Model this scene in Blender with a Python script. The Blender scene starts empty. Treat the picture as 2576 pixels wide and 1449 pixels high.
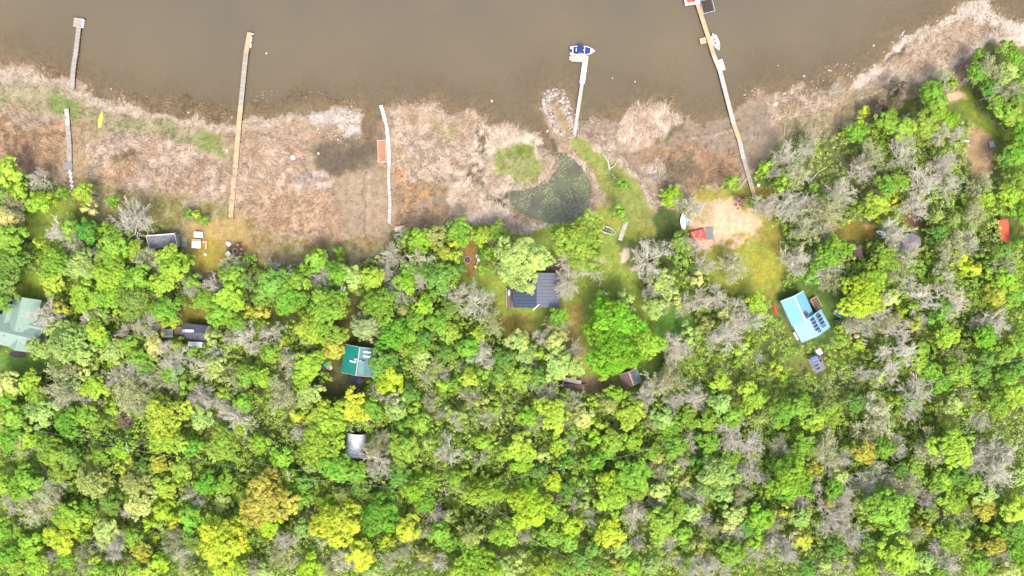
import bpy, bmesh, math, random
import numpy as np
from mathutils import Vector, Matrix
random.seed(7); rng = np.random.default_rng(11)
C = bpy.context.scene.collection
PI = math.pi
# ------------------------------------------------------------ camera, sky, sun, exposure
S = 0.097                      # metres per unit of the drone photo measured at water level
CAMH = 24.0/36.0*2576*S        # drone height for a 24 mm lens
cd = bpy.data.cameras.new('drone_camera'); cam = bpy.data.objects.new('drone_camera', cd); C.objects.link(cam)
cam.location = (0, 0, CAMH); cam.rotation_euler = (0, 0, 0)
cd.lens = 24.0; cd.sensor_width = 36.0; cd.clip_start = 1.0; cd.clip_end = 12000.0
bpy.context.scene.camera = cam
SUN_EL, SUN_AZ = math.radians(57), math.radians(165)     # azimuth clockwise from +Y: from the lower right of the picture
wd = bpy.data.worlds.new('World'); bpy.context.scene.world = wd; wd.use_nodes = True
nt = wd.node_tree; nt.nodes.clear()
sky = nt.nodes.new('ShaderNodeTexSky'); sky.sky_type = 'NISHITA'; sky.sun_disc = False
sky.sun_elevation = SUN_EL; sky.sun_rotation = SUN_AZ; sky.dust_density = 5.0; sky.air_density = 1.0; sky.ozone_density = 1.0
bg = nt.nodes.new('ShaderNodeBackground'); bg.inputs[1].default_value = 0.15
wo = nt.nodes.new('ShaderNodeOutputWorld')
nt.links.new(sky.outputs[0], bg.inputs[0]); nt.links.new(bg.outputs[0], wo.inputs[0])
sd = bpy.data.lights.new('sun', 'SUN'); sun = bpy.data.objects.new('sun', sd); C.objects.link(sun)
sd.energy = 1.1; sd.angle = math.radians(20.0); sd.color = (1.0, 0.98, 0.92)
dirv = Vector((math.sin(SUN_AZ)*math.cos(SUN_EL), math.cos(SUN_AZ)*math.cos(SUN_EL), math.sin(SUN_EL)))
sun.rotation_euler = (-dirv).to_track_quat('-Z', 'Y').to_euler(); sun.location = dirv*200
vs = bpy.context.scene.view_settings
vs.view_transform = 'Standard'; vs.look = 'None'; vs.gamma = 1.0; vs.exposure = 1.62; vs.use_curve_mapping = False
K = 0.5                        # photo brightness -> surface reflectance

# ------------------------------------------------------------ helpers
def lin(c):
    out = []
    for v in c:
        v = v/255.0
        out.append(v/12.92 if v <= 0.04045 else ((v+0.055)/1.055)**2.4)
    return tuple(out)
def A(r, g, b, k=None):
    k = K if k is None else k
    return tuple(min(0.85, v*k) for v in lin((r, g, b)))
def P(X, Y, z=0.0):
    k = (CAMH-z)/CAMH
    return Vector(((X-1288)*S*k, -(Y-724.5)*S*k, z))

def mk_mat(name, col, rough=0.8, metal=0.0, var=0.18, scale=1.2, tint=False, objcol=False, spec=0.3, streak=None, bump=0.0, col2=None):
    m = bpy.data.materials.new(name); m.use_nodes = True
    t = m.node_tree; t.nodes.clear()
    o = t.nodes.new('ShaderNodeOutputMaterial'); b = t.nodes.new('ShaderNodeBsdfPrincipled')
    t.links.new(b.outputs[0], o.inputs[0])
    b.inputs['Roughness'].default_value = rough; b.inputs['Metallic'].default_value = metal
    b.inputs['Specular IOR Level'].default_value = spec
    tc = t.nodes.new('ShaderNodeTexCoord'); mp = t.nodes.new('ShaderNodeMapping')
    t.links.new(tc.outputs['Object'], mp.inputs[0])
    if streak: mp.inputs['Scale'].default_value = streak
    n = t.nodes.new('ShaderNodeTexNoise'); n.inputs['Scale'].default_value = scale; n.inputs['Detail'].default_value = 6.0; n.inputs['Roughness'].default_value = 0.65
    t.links.new(mp.outputs[0], n.inputs['Vector'])
    mr = t.nodes.new('ShaderNodeMapRange'); mr.inputs['From Min'].default_value = 0.3; mr.inputs['From Max'].default_value = 0.7
    mr.inputs['To Min'].default_value = 1-var; mr.inputs['To Max'].default_value = 1+var
    t.links.new(n.outputs['Fac'], mr.inputs['Value'])
    if objcol:
        oi = t.nodes.new('ShaderNodeObjectInfo'); csrc = oi.outputs['Color']
    elif col2:
        mc = t.nodes.new('ShaderNodeMix'); mc.data_type = 'RGBA'
        mc.inputs['A'].default_value = (*col, 1); mc.inputs['B'].default_value = (*col2, 1)
        n2 = t.nodes.new('ShaderNodeTexNoise'); n2.inputs['Scale'].default_value = scale*0.6; n2.inputs['Detail'].default_value = 4
        t.links.new(mp.outputs[0], n2.inputs['Vector'])
        r2 = t.nodes.new('ShaderNodeMapRange'); r2.inputs['From Min'].default_value = 0.4; r2.inputs['From Max'].default_value = 0.62
        t.links.new(n2.outputs['Fac'], r2.inputs['Value']); t.links.new(r2.outputs[0], mc.inputs['Factor']); csrc = mc.outputs['Result']
    else:
        rg = t.nodes.new('ShaderNodeRGB'); rg.outputs[0].default_value = (*col, 1); csrc = rg.outputs[0]
    vm = t.nodes.new('ShaderNodeVectorMath'); vm.operation = 'SCALE'
    t.links.new(csrc, vm.inputs[0]); t.links.new(mr.outputs[0], vm.inputs['Scale'])
    last = vm.outputs[0]
    if tint:
        at = t.nodes.new('ShaderNodeAttribute'); at.attribute_name = 'tint'
        v2 = t.nodes.new('ShaderNodeVectorMath'); v2.operation = 'SCALE'
        t.links.new(last, v2.inputs[0]); t.links.new(at.outputs['Fac'], v2.inputs['Scale']); last = v2.outputs[0]
    t.links.new(last, b.inputs['Base Color'])
    if bump:
        bp = t.nodes.new('ShaderNodeBump'); bp.inputs['Strength'].default_value = bump; bp.inputs['Distance'].default_value = 0.05
        t.links.new(n.outputs['Fac'], bp.inputs['Height']); t.links.new(bp.outputs[0], b.inputs['Normal'])
    return m

def leaf_mat(name, trans=0.28, gcol=None):
    m = bpy.data.materials.new(name); m.use_nodes = True; t = m.node_tree; t.nodes.clear()
    o = t.nodes.new('ShaderNodeOutputMaterial')
    if gcol == 'attr':
        src = t.nodes.new('ShaderNodeAttribute'); src.attribute_name = 'col'; last = src.outputs['Color']
    else:
        oi = t.nodes.new('ShaderNodeObjectInfo'); at = t.nodes.new('ShaderNodeAttribute'); at.attribute_name = 'tint'
        v = t.nodes.new('ShaderNodeVectorMath'); v.operation = 'SCALE'
        t.links.new(oi.outputs['Color'], v.inputs[0]); t.links.new(at.outputs['Fac'], v.inputs['Scale'])
        # a warm/cool drift of leaf hue across the crown
        ah = t.nodes.new('ShaderNodeAttribute'); ah.attribute_name = 'hue'
        hs = t.nodes.new('ShaderNodeHueSaturation'); t.links.new(ah.outputs['Fac'], hs.inputs['Hue']); t.links.new(v.outputs[0], hs.inputs['Color'])
        last = hs.outputs[0]
    d = t.nodes.new('ShaderNodeBsdfDiffuse'); tr = t.nodes.new('ShaderNodeBsdfTranslucent'); mx = t.nodes.new('ShaderNodeMixShader')
    mx.inputs[0].default_value = trans
    t.links.new(last, d.inputs[0]); t.links.new(last, tr.inputs[0])
    t.links.new(d.outputs[0], mx.inputs[1]); t.links.new(tr.outputs[0], mx.inputs[2]); t.links.new(mx.outputs[0], o.inputs[0])
    return m

def tag(o, label=None, cat=None, group=None, kind=None):
    if label: o['label'] = label
    if cat: o['category'] = cat
    if group: o['group'] = group
    if kind: o['kind'] = kind
    return o
def thing(name, label, cat, loc=(0, 0, 0), rz=0.0, group=None):
    o = bpy.data.objects.new(name, None); C.objects.link(o); o.empty_display_size = 0.3
    o.location = loc; o.rotation_euler = (0, 0, rz)
    return tag(o, label, cat, group)

def np_mesh(name, V, F, mat=None, attrs=None, smooth=False):
    V = np.asarray(V, dtype=np.float32); F = np.asarray(F, dtype=np.int32)
    me = bpy.data.meshes.new(name)
    me.vertices.add(len(V)); me.vertices.foreach_set('co', V.ravel())
    n, k = F.shape
    me.loops.add(n*k); me.loops.foreach_set('vertex_index', F.ravel())
    me.polygons.add(n); me.polygons.foreach_set('loop_start', np.arange(0, n*k, k, dtype=np.int32))
    me.polygons.foreach_set('loop_total', np.full(n, k, dtype=np.int32))
    if smooth: me.polygons.foreach_set('use_smooth', np.ones(n, dtype=bool))
    for nm, arr in (attrs or {}).items():
        arr = np.asarray(arr, dtype=np.float32)
        if arr.ndim == 1:
            a = me.attributes.new(nm, 'FLOAT', 'POINT'); a.data.foreach_set('value', arr)
        else:
            a = me.attributes.new(nm, 'FLOAT_COLOR', 'POINT')
            a.data.foreach_set('color', np.hstack([arr, np.ones((len(arr), 1), np.float32)]).ravel())
    me.update(calc_edges=True)
    if mat: me.materials.append(mat)
    return me
def link_mesh(name, me, parent=None, loc=None, color=None):
    o = bpy.data.objects.new(name, me); C.objects.link(o)
    if parent: o.parent = parent
    if loc is not None: o.location = loc
    if color: o.color = (*color, 1)
    return o

class MB:
    def __init__(s): s.v = []; s.f = []; s.t = []
    def add(s, vs, fs, tint=1.0):
        n = len(s.v); s.v += [tuple(v) for v in vs]; s.f += [tuple(i+n for i in f) for f in fs]; s.t += [tint]*len(vs); return s
    def box(s, c, d, rz=0.0, tint=1.0, rx=0.0, ry=0.0):
        M = Matrix.Rotation(rz, 3, 'Z') @ Matrix.Rotation(ry, 3, 'Y') @ Matrix.Rotation(rx, 3, 'X')
        vs = [Vector(c)+M @ Vector((x*d[0]/2, y*d[1]/2, z*d[2]/2)) for x in (-1, 1) for y in (-1, 1) for z in (-1, 1)]
        return s.add(vs, [(0, 1, 3, 2), (4, 6, 7, 5), (0, 4, 5, 1), (2, 3, 7, 6), (0, 2, 6, 4), (1, 5, 7, 3)], tint)
    def beam(s, p, q, w, h, tint=1.0):
        p = Vector(p); q = Vector(q); d = (q-p).normalized(); up = Vector((0, 0, 1))
        if abs(d.z) > 0.98: up = Vector((0, 1, 0))
        a = d.cross(up).normalized(); b = a.cross(d).normalized()
        vs = [e+a*x*w/2+b*y*h/2 for e in (p, q) for x in (-1, 1) for y in (-1, 1)]
        return s.add(vs, [(0, 1, 3, 2), (4, 6, 7, 5), (0, 4, 5, 1), (2, 3, 7, 6), (0, 2, 6, 4), (1, 5, 7, 3)], tint)
    def tube(s, p, q, r1, r2=None, n=8, tint=1.0):
        r2 = r1 if r2 is None else r2
        p = Vector(p); q = Vector(q); d = (q-p).normalized(); up = Vector((0, 0, 1))
        if abs(d.z) > 0.98: up = Vector((0, 1, 0))
        a = d.cross(up).normalized(); b = a.cross(d).normalized()
        vs = [p+(a*math.cos(2*PI*i/n)+b*math.sin(2*PI*i/n))*r1 for i in range(n)]+[q+(a*math.cos(2*PI*i/n)+b*math.sin(2*PI*i/n))*r2 for i in range(n)]
        return s.add(vs, [(i, (i+1) % n, n+(i+1) % n, n+i) for i in range(n)]+[tuple(range(n-1, -1, -1)), tuple(range(n, 2*n))], tint)
    def prism(s, poly, z0, z1, tint=1.0):
        n = len(poly); ar = sum(poly[i][0]*poly[(i+1) % n][1]-poly[(i+1) % n][0]*poly[i][1] for i in range(n))
        if ar < 0: poly = poly[::-1]
        vs = [(x, y, z0) for x, y in poly]+[(x, y, z1) for x, y in poly]
        return s.add(vs, [(i, (i+1) % n, n+(i+1) % n, n+i) for i in range(n)]+[tuple(range(n-1, -1, -1)), tuple(range(n, 2*n))], tint)
    def slab(s, pts, th, tint=1.0):
        n = len(pts); pts = [Vector(p) for p in pts]; nn = (pts[1]-pts[0]).cross(pts[2]-pts[0]).normalized()
        if nn.z < 0: pts = pts[::-1]; nn = -nn
        lo = [p-nn*th for p in pts]
        return s.add(lo+pts, [(i, (i+1) % n, n+(i+1) % n, n+i) for i in range(n)]+[tuple(range(n-1, -1, -1)), tuple(range(n, 2*n))], tint)
    def lathe(s, prof, n=16, c=(0, 0, 0), sx=1.0, sy=1.0, tint=1.0):
        vs = [(c[0]+r*sx*math.cos(2*PI*i/n), c[1]+r*sy*math.sin(2*PI*i/n), c[2]+z) for r, z in prof for i in range(n)]
        m = len(prof); fs = [(k*n+i, k*n+(i+1) % n, (k+1)*n+(i+1) % n, (k+1)*n+i) for k in range(m-1) for i in range(n)]
        fs += [tuple(range(n-1, -1, -1)), tuple(range((m-1)*n, m*n))]
        return s.add(vs, fs, tint)
    def build(s, name, mat, parent=None, off=None, smooth=False, bevel=0.0):
        me = bpy.data.meshes.new(name); v = s.v
        if off is not None: v = [(a[0]-off[0], a[1]-off[1], a[2]-off[2]) for a in v]
        me.from_pydata(v, [], s.f)
        a = me.attributes.new('tint', 'FLOAT', 'POINT'); a.data.foreach_set('value', s.t)
        me.materials.append(mat)
        if smooth:
            for p in me.polygons: p.use_smooth = True
        me.update()
        o = bpy.data.objects.new(name, me); C.objects.link(o)
        if parent: o.parent = parent
        if bevel:
            md = o.modifiers.new('bevel', 'BEVEL'); md.width = bevel; md.segments = 2; md.limit_method = 'ANGLE'
        return o
def retag(o, off):           # a one-mesh thing: origin at its base
    o.location = off; return o

# ---------- numpy noise and polygons
def _hash(ix, iy, seed):
    h = (ix.astype(np.int64)*374761393 + iy.astype(np.int64)*668265263 + seed*1442695041) & 0xffffffff
    h = ((h ^ (h >> 13))*1274126177) & 0xffffffff
    return ((h ^ (h >> 16)) & 0xffffff)/float(0xffffff)
def vnoise(x, y, seed=0):
    ix = np.floor(x); iy = np.floor(y); fx = x-ix; fy = y-iy
    fx = fx*fx*(3-2*fx); fy = fy*fy*(3-2*fy)
    a = _hash(ix, iy, seed); b = _hash(ix+1, iy, seed); c = _hash(ix, iy+1, seed); d = _hash(ix+1, iy+1, seed)
    return (a*(1-fx)+b*fx)*(1-fy)+(c*(1-fx)+d*fx)*fy
def fbm(x, y, sc, seed=0, oc=4):
    s = 0; a = 0.5; tot = 0
    for k in range(oc):
        s = s+a*vnoise(x*sc, y*sc, seed+k*17); tot += a; a *= 0.55; sc *= 2.07
    return s/tot
def sdist(px, py, poly):     # signed distance, positive inside; poly in world metres
    n = len(poly); d = np.full(px.shape, 1e18); ins = np.zeros(px.shape, bool)
    for i in range(n):
        ax, ay = poly[i]; bx, by = poly[(i+1) % n]
        ex, ey = bx-ax, by-ay; wx, wy = px-ax, py-ay
        t = np.clip((wx*ex+wy*ey)/(ex*ex+ey*ey+1e-9), 0, 1)
        d = np.minimum(d, (wx-ex*t)**2+(wy-ey*t)**2)
        c = (ay > py) != (by > py)
        with np.errstate(divide='ignore', invalid='ignore'):
            ins ^= c & (px < (bx-ax)*(py-ay)/(by-ay if by != ay else 1e-9)+ax)
    d = np.sqrt(d); return np.where(ins, d, -d)
def W(poly): return [((X-1288)*S, -(Y-724.5)*S) for X, Y in poly]
# ------------------------------------------------------------ the ground: one sheet, cover and height from surveyed outlines
def axis(a, b, step, far):
    mid = list(np.arange(a, b+step/2, step)); lo = []; hi = []; d = step; x = a
    while x > -far: d *= 1.25; x -= d; lo.append(x)
    d = step; x = b
    while x < far: d *= 1.25; x += d; hi.append(x)
    return np.array(lo[::-1]+mid+hi)
gx = axis(-142, 142, 0.4, 4000); gy = axis(-84, 84, 0.4, 4000)
GX, GY = np.meshgrid(gx, gy)
sh = GX.shape
n1 = fbm(GX, GY, 0.3, 1, 3)-0.5+0.35*(fbm(GX, GY, 1.3, 301, 2)-0.5); n2 = fbm(GX, GY, 0.3, 55, 3)-0.5+0.35*(fbm(GX, GY, 1.3, 355, 2)-0.5)
n3 = fbm(GX, GY, 0.09, 9, 3)-0.5
LAKE = W([(-50000, 140), (-400, 140), (0, 150), (37, 163), (90, 172), (130, 178), (160, 195), (200, 215), (240, 235), (290, 243), (330, 262), (420, 285), (520, 302), (575, 306), (640, 300), (700, 292), (760, 290), (790, 282), (850, 270), (895, 272), (907, 292), (906, 330), (915, 345), (950, 345), (957, 280), (985, 268), (1040, 266), (1100, 270), (1130, 283), (1185, 282), (1226, 292), (1240, 318), (1290, 316), (1325, 328), (1350, 350), (1375, 372), (1392, 388), (1397, 405), (1408, 400), (1402, 380), (1388, 345), (1378, 300), (1364, 260), (1368, 238), (1395, 226), (1420, 236), (1440, 270), (1452, 297), (1480, 300), (1530, 302), (1556, 322), (1560, 300), (1590, 270), (1630, 257), (1690, 272), (1712, 300), (1760, 315), (1830, 290), (1870, 262), (1930, 228), (2000, 222), (2060, 213), (2120, 205), (2170, 180), (2205, 158), (2240, 125), (2262, 102), (2300, 85), (2345, 66), (2400, 32), (2450, 8), (2480, 5), (2503, 25), (2520, 45), (2576, 60), (3000, 62), (50000, 62), (50000, -50000), (-50000, -50000)])
POND = W([(1393, 385), (1412, 385), (1430, 395), (1460, 420), (1480, 460), (1487, 500), (1480, 525), (1465, 545), (1430, 558), (1385, 562), (1340, 550), (1300, 525), (1283, 500), (1285, 485), (1310, 478), (1350, 470), (1378, 455), (1398, 430)])
wx, wy = GX+n1*5.0, GY+n2*5.0
sl = np.full(sh, -1e3)
sl = sdist(wx, wy, LAKE)
jp = (GX > -10) & (GX < 40) & (GY > 10) & (GY < 40)
sp = np.full(sh, -1e3); sp[jp] = sdist(GX[jp]+n1[jp]*1.5, GY[jp]+n2[jp]*1.5, POND)
swat = np.maximum(sl, sp)
# base land cover
col = np.empty(sh+(3,)); col[:] = A(112, 124, 62)
col = col*(0.8+0.5*fbm(GX, GY, 0.25, 31, 4))[..., None]
reed = np.zeros(sh); grass = np.full(sh, 0.0); under = np.ones(sh)
def layer(rgb, poly, fe=1.0, wa=3.0, r=None, g=None, u=0.0, mix=1.0, lumk=1.0):
    poly = W(poly) if not isinstance(poly[0][0], np.floating) else poly
    xs = [p[0] for p in poly]; ys = [p[1] for p in poly]; m = 4
    i0, i1 = np.searchsorted(gx, [min(xs)-m, max(xs)+m]); j0, j1 = np.searchsorted(gy, [min(ys)-m, max(ys)+m])
    if i1 <= i0 or j1 <= j0: return
    sl_ = (slice(j0, j1), slice(i0, i1))
    d = sdist(GX[sl_]+n1[sl_]*wa, GY[sl_]+n2[sl_]*wa, poly)
    w = np.clip(d/(fe*0.7)+0.5, 0, 1)*mix; w = w*w*(3-2*w)
    gy_ = .3*rgb[0]+.55*rgb[1]+.15*rgb[2]; c = lumk*np.array([1.04, 1.0, .97] if rgb[0] > rgb[1] and rgb[2] > .56*rgb[0] else [1.0, 1.0, .97])*np.array(A(*[gy_+(v-gy_)*(.92 if rgb[1] > rgb[0] or rgb[2] < .56*rgb[0] else .82) for v in rgb])); col[sl_] = col[sl_]*(1-w[..., None])+c*w[..., None]
    if r is not None: reed[sl_] = reed[sl_]*(1-w)+r*w
    if g is not None: grass[sl_] = grass[sl_]*(1-w)+g*w
    if u is not None: under[sl_] = under[sl_]*(1-w)+u*w
def line(rgb, pts, wid, **k):
    for (a, b) in zip(pts[:-1], pts[1:]):
        dx, dy = b[0]-a[0], b[1]-a[1]; L = math.hypot(dx, dy); nx, ny = -dy/L*wid/2, dx/L*wid/2
        layer(rgb, [(a[0]+nx, a[1]+ny), (b[0]+nx, b[1]+ny), (b[0]-nx, b[1]-ny), (a[0]-nx, a[1]-ny)], fe=k.get('fe', 0.5), wa=k.get('wa', 0.8), mix=k.get('mix', 0.7), r=0, g=k.get('g', None), u=None)
layer((176, 152, 120), [(-900, -900), (3400, -900), (3400, 110), (2470, 115), (2400, 230), (2300, 215), (2200, 240), (2130, 290), (2040, 340), (1960, 380), (1900, 430), (1870, 480), (1740, 480), (1690, 540), (1600, 560), (1500, 545), (1440, 575), (1300, 580), (1200, 570), (1100, 580), (1000, 580), (960, 640), (860, 655), (720, 655), (600, 640), (450, 590), (330, 530), (180, 480), (90, 450), (-400, 420)], 2, 4, r=0.25, g=0.1)
layer((158, 154, 108), [(-200, 190), (60, 195), (170, 235), (260, 270), (330, 285), (400, 300), (480, 320), (560, 345), (572, 400), (520, 400), (430, 355), (330, 345), (230, 345), (160, 300), (60, 270), (-200, 250)], 3, 8, r=0.3, g=0.8)
layer((136, 150, 84), [(110, 240), (185, 250), (215, 275), (190, 300), (140, 280)], 2, 4, r=0, g=1)
layer((138, 150, 84), [(485, 340), (545, 345), (570, 375), (560, 400), (500, 390)], 3, 6, r=0, g=1)
layer((186, 152, 114), [(-200, 270), (60, 280), (150, 310), (164, 420), (100, 440), (0, 420), (-200, 430)], 2, 5, r=0.9, g=0)
layer((182, 164, 140), [(0, 265), (120, 285), (160, 320), (100, 330), (20, 310)], 3, 6, r=0.8)
layer((172, 148, 110), [(180, 300), (230, 300), (225, 470), (180, 460)], 2, 4, r=0.15, g=0.3)
layer((206, 183, 158), [(225, 380), (290, 330), (350, 345), (440, 350), (520, 400), (574, 440), (574, 520), (500, 505), (400, 475), (300, 475), (225, 450)], 2.5, 6, r=1, g=0)
layer((200, 168, 128), [(262, 425), (330, 405), (360, 440), (300, 472), (258, 455)], 2, 5, r=0.8)
layer((120, 105, 70), [(288, 400), (340, 375), (375, 385), (330, 395), (300, 420)], 2, 5, r=0.3)
layer((150, 142, 84), [(184, 455), (260, 475), (330, 480), (420, 495), (500, 512), (575, 530), (590, 600), (450, 592), (360, 575), (250, 575), (190, 530)], 3, 6, r=0.2, g=0.7)
layer((196, 178, 154), [(-200, 152), (40, 175), (150, 205), (250, 240), (330, 262), (430, 283), (560, 303), (640, 298), (760, 288), (765, 310), (640, 325), (560, 333), (470, 312), (330, 287), (250, 264), (150, 224), (40, 205), (-200, 190)], 1.2, 5, r=0.2, g=0)
layer((200, 192, 178), [(770, 292), (850, 275), (900, 290), (905, 345), (880, 352), (830, 320), (780, 318)], 1.2, 4, r=0.15)
layer((206, 180, 152), [(612, 325), (700, 318), (765, 338), (775, 360), (748, 390), (738, 430), (720, 470), (640, 512), (598, 522), (600, 440)], 2, 5, r=1)
layer((198, 182, 166), [(745, 430), (845, 432), (852, 480), (770, 482), (725, 470)], 2, 5, r=0.9)
layer((204, 172, 136), [(640, 505), (720, 480), (770, 478), (847, 485), (850, 530), (842, 575), (800, 602), (720, 600), (650, 565), (600, 532)], 2, 5, r=0.9)
layer((165, 140, 88), [(575, 530), (640, 560), (720, 600), (850, 600), (960, 590), (965, 640), (880, 662), (700, 655), (600, 645)], 3, 6, r=0.25, g=0.6)
layer((118, 118, 66), [(690, 615), (820, 612), (940, 600), (960, 650), (860, 662), (720, 650)], 3, 7, r=0.1, g=0.8, mix=0.7)
layer((136, 118, 92), [(780, 370), (850, 352), (905, 330), (950, 340), (958, 400), (940, 430), (860, 442), (795, 425)], 2, 4, r=0)
layer((112, 100, 80), [(800, 380), (860, 365), (940, 372), (945, 400), (925, 425), (850, 432), (805, 410)], 3, 6, r=0)
layer((140, 118, 94), [(907, 295), (962, 290), (965, 350), (907, 355)], 1.5, 3, r=0)
layer((172, 150, 120), [(850, 442), (972, 428), (974, 575), (940, 602), (850, 578)], 1.5, 2.5, r=0.02)
line((108, 92, 70), [(921, 435), (912, 490), (922, 510), (914, 560), (920, 590), (935, 625)], 3)
line((190, 170, 140), [(930, 440), (925, 560)], 8, mix=0.5)
line((140, 120, 92), [(950, 440), (948, 500)], 2); line((140, 120, 92), [(870, 450), (872, 560)], 2)
layer((208, 187, 162), [(985, 278), (1080, 280), (1180, 287), (1230, 300), (1225, 340), (1200, 380), (1182, 430), (1130, 472), (1060, 470), (986, 452)], 2, 4, r=1)
layer((160, 158, 96), [(1085, 315), (1140, 320), (1155, 350), (1120, 360), (1090, 340)], 3, 6, r=0.4, g=0.8)
layer((168, 140, 104), [(985, 440), (1050, 445), (1120, 480), (1115, 560), (1000, 570), (985, 520)], 2, 5, r=0.4)
layer((198, 158, 112), [(990, 418), (1020, 425), (1038, 470), (1012, 545), (996, 530), (1010, 480)], 1.5, 5, r=0.7)
layer((205, 155, 100), [(1050, 485), (1090, 482), (1095, 500), (1055, 502)], 1.5, 4, r=0.6)
layer((160, 145, 120), [(1045, 505), (1120, 500), (1120, 520), (1050, 520)], 1.5, 3, r=0)
layer((221, 203, 180), [(1182, 290), (1235, 322), (1290, 314), (1330, 332), (1392, 400), (1378, 452), (1340, 478), (1292, 482), (1284, 530), (1335, 560), (1430, 568), (1500, 535), (1512, 560), (1430, 590), (1300, 580), (1200, 562), (1130, 552), (1128, 485), (1190, 400)], 1.8, 4, r=1)
layer((96, 96, 66), [(1190, 450), (1215, 455), (1222, 485), (1285, 500), (1278, 525), (1215, 495)], 1.5, 5, r=0.2, g=0.5)
layer((142, 154, 74), [(1240, 372), (1285, 354), (1340, 360), (1370, 408), (1350, 455), (1290, 468), (1236, 440)], 2, 5, r=0.06, g=1)
layer((214, 196, 170), [(1352, 350), (1392, 392), (1398, 440), (1360, 475), (1380, 420), (1330, 345)], 1.5, 3, r=0.8)
layer((196, 182, 168), [(1366, 235), (1395, 225), (1420, 235), (1442, 270), (1456, 330), (1440, 348), (1400, 335), (1375, 290)], 1, 1.5, r=0)
layer((172, 150, 104), [(1388, 258), (1405, 252), (1428, 300), (1452, 360), (1432, 352), (1402, 305)], 1, 2, r=0.1, g=0.6)
layer((206, 186, 160), [(1402, 345), (1435, 372), (1470, 420), (1500, 470), (1528, 500), (1515, 535), (1488, 500), (1482, 460), (1455, 418), (1415, 385)], 1.5, 3, r=0.9)
layer((200, 182, 158), [(1455, 330), (1540, 345), (1560, 395), (1600, 450), (1650, 490), (1650, 540), (1600, 470), (1540, 420), (1480, 360)], 2, 4, r=0.9)
layer((150, 156, 80), [(1430, 345), (1465, 352), (1520, 392), (1570, 430), (1620, 490), (1655, 545), (1650, 575), (1580, 575), (1530, 510), (1490, 440), (1440, 380)], 1.5, 2, r=0, g=0.4)
layer((160, 140, 116), [(1456, 296), (1530, 300), (1558, 325), (1560, 375), (1520, 350), (1460, 345)], 1.5, 3, r=0.05)
layer((156, 138, 114), [(1690, 315), (1780, 305), (1850, 290), (1930, 240), (1975, 330), (1900, 420), (1800, 440), (1700, 460), (1620, 450), (1560, 390), (1600, 370), (1690, 345)], 2, 4, r=0.02)
layer((168, 134, 100), [(1600, 378), (1740, 362), (1860, 400), (1870, 450), (1740, 475), (1640, 445)], 3, 6, r=0.4, g=0.1)
layer((128, 112, 84), [(1680, 400), (1740, 390), (1760, 440), (1700, 470), (1670, 440)], 2, 5, r=0.2)
layer((195, 180, 162), [(1622, 402), (1662, 402), (1682, 450), (1640, 466), (1618, 440)], 1.5, 4, r=1)
layer((220, 200, 177), [(1562, 362), (1548, 340), (1556, 310), (1567, 287), (1592, 266), (1622, 256), (1662, 262), (1696, 277), (1712, 302), (1708, 325), (1690, 340), (1650, 352), (1625, 372), (1592, 378)], 1.5, 4, r=1)
layer((130, 112, 82), [(1690, 325), (1712, 310), (1715, 335), (1690, 350), (1640, 365), (1640, 350)], 2, 4, r=0.4)
layer((207, 186, 160), [(1932, 240), (1990, 228), (2050, 222), (2095, 232), (2102, 268), (2050, 290), (1990, 297), (1935, 312)], 1.5, 4, r=1)
layer((160, 148, 104), [(1960, 300), (2100, 292), (2180, 240), (2280, 200), (2350, 190), (2360, 240), (2240, 260), (2120, 330), (1980, 375)], 3, 6, r=0.4, g=0.6)
layer((216, 198, 176), [(2260, 95), (2345, 66), (2400, 30), (2450, 6), (2485, 5), (2515, 42), (2576, 60), (2800, 64), (2800, 112), (2560, 108), (2470, 115), (2400, 165), (2300, 200), (2200, 215), (2140, 230), (2150, 190), (2230, 135)], 1.5, 4, r=0.05)
layer((192, 168, 140), [(2330, 92), (2420, 62), (2480, 62), (2540, 92), (2440, 122), (2340, 180), (2200, 212), (2190, 190)], 2.5, 6, r=0.4, g=0.15)
layer((96, 82, 64), [(2255, 140), (2285, 110), (2292, 122), (2262, 150), (2200, 172), (2210, 160)], 1.5, 4, r=0.2)
line((205, 190, 170), [(1462, 322), (1500, 334), (1530, 336), (1560, 318)], 3)
line((120, 104, 84), [(1720, 345), (1780, 338), (1850, 318)], 3); line((196, 180, 160), [(1730, 352), (1790, 344), (1850, 325)], 2)
line((200, 184, 160), [(2140, 200), (2200, 190), (2300, 160), (2420, 125)], 2.5); line((110, 96, 78), [(2130, 215), (2080, 225), (2010, 235)], 3)
line((212, 196, 172), [(2230, 215), (2215, 230), (2190, 240), (2160, 250)], 5)
layer((176, 162, 122), [(1270, 400), (1300, 395), (1310, 425), (1280, 430)], 2, 6, r=.6, g=.3)
layer((120, 140, 60), [(1285, 375), (1330, 378), (1340, 410), (1300, 405)], 2, 6, r=0, g=1)
layer((96, 84, 66), [(1384, 350), (1394, 348), (1412, 400), (1400, 402)], 1, 1.5, r=0)
for x_, y_ in ((1205, 330), (1212, 350), (1208, 375), (1200, 430), (1206, 445)): layer((112, 96, 72), [(x_-7, y_-9), (x_+7, y_-9), (x_+9, y_+9), (x_-8, y_+9)], 1, 6, r=.4)
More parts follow.
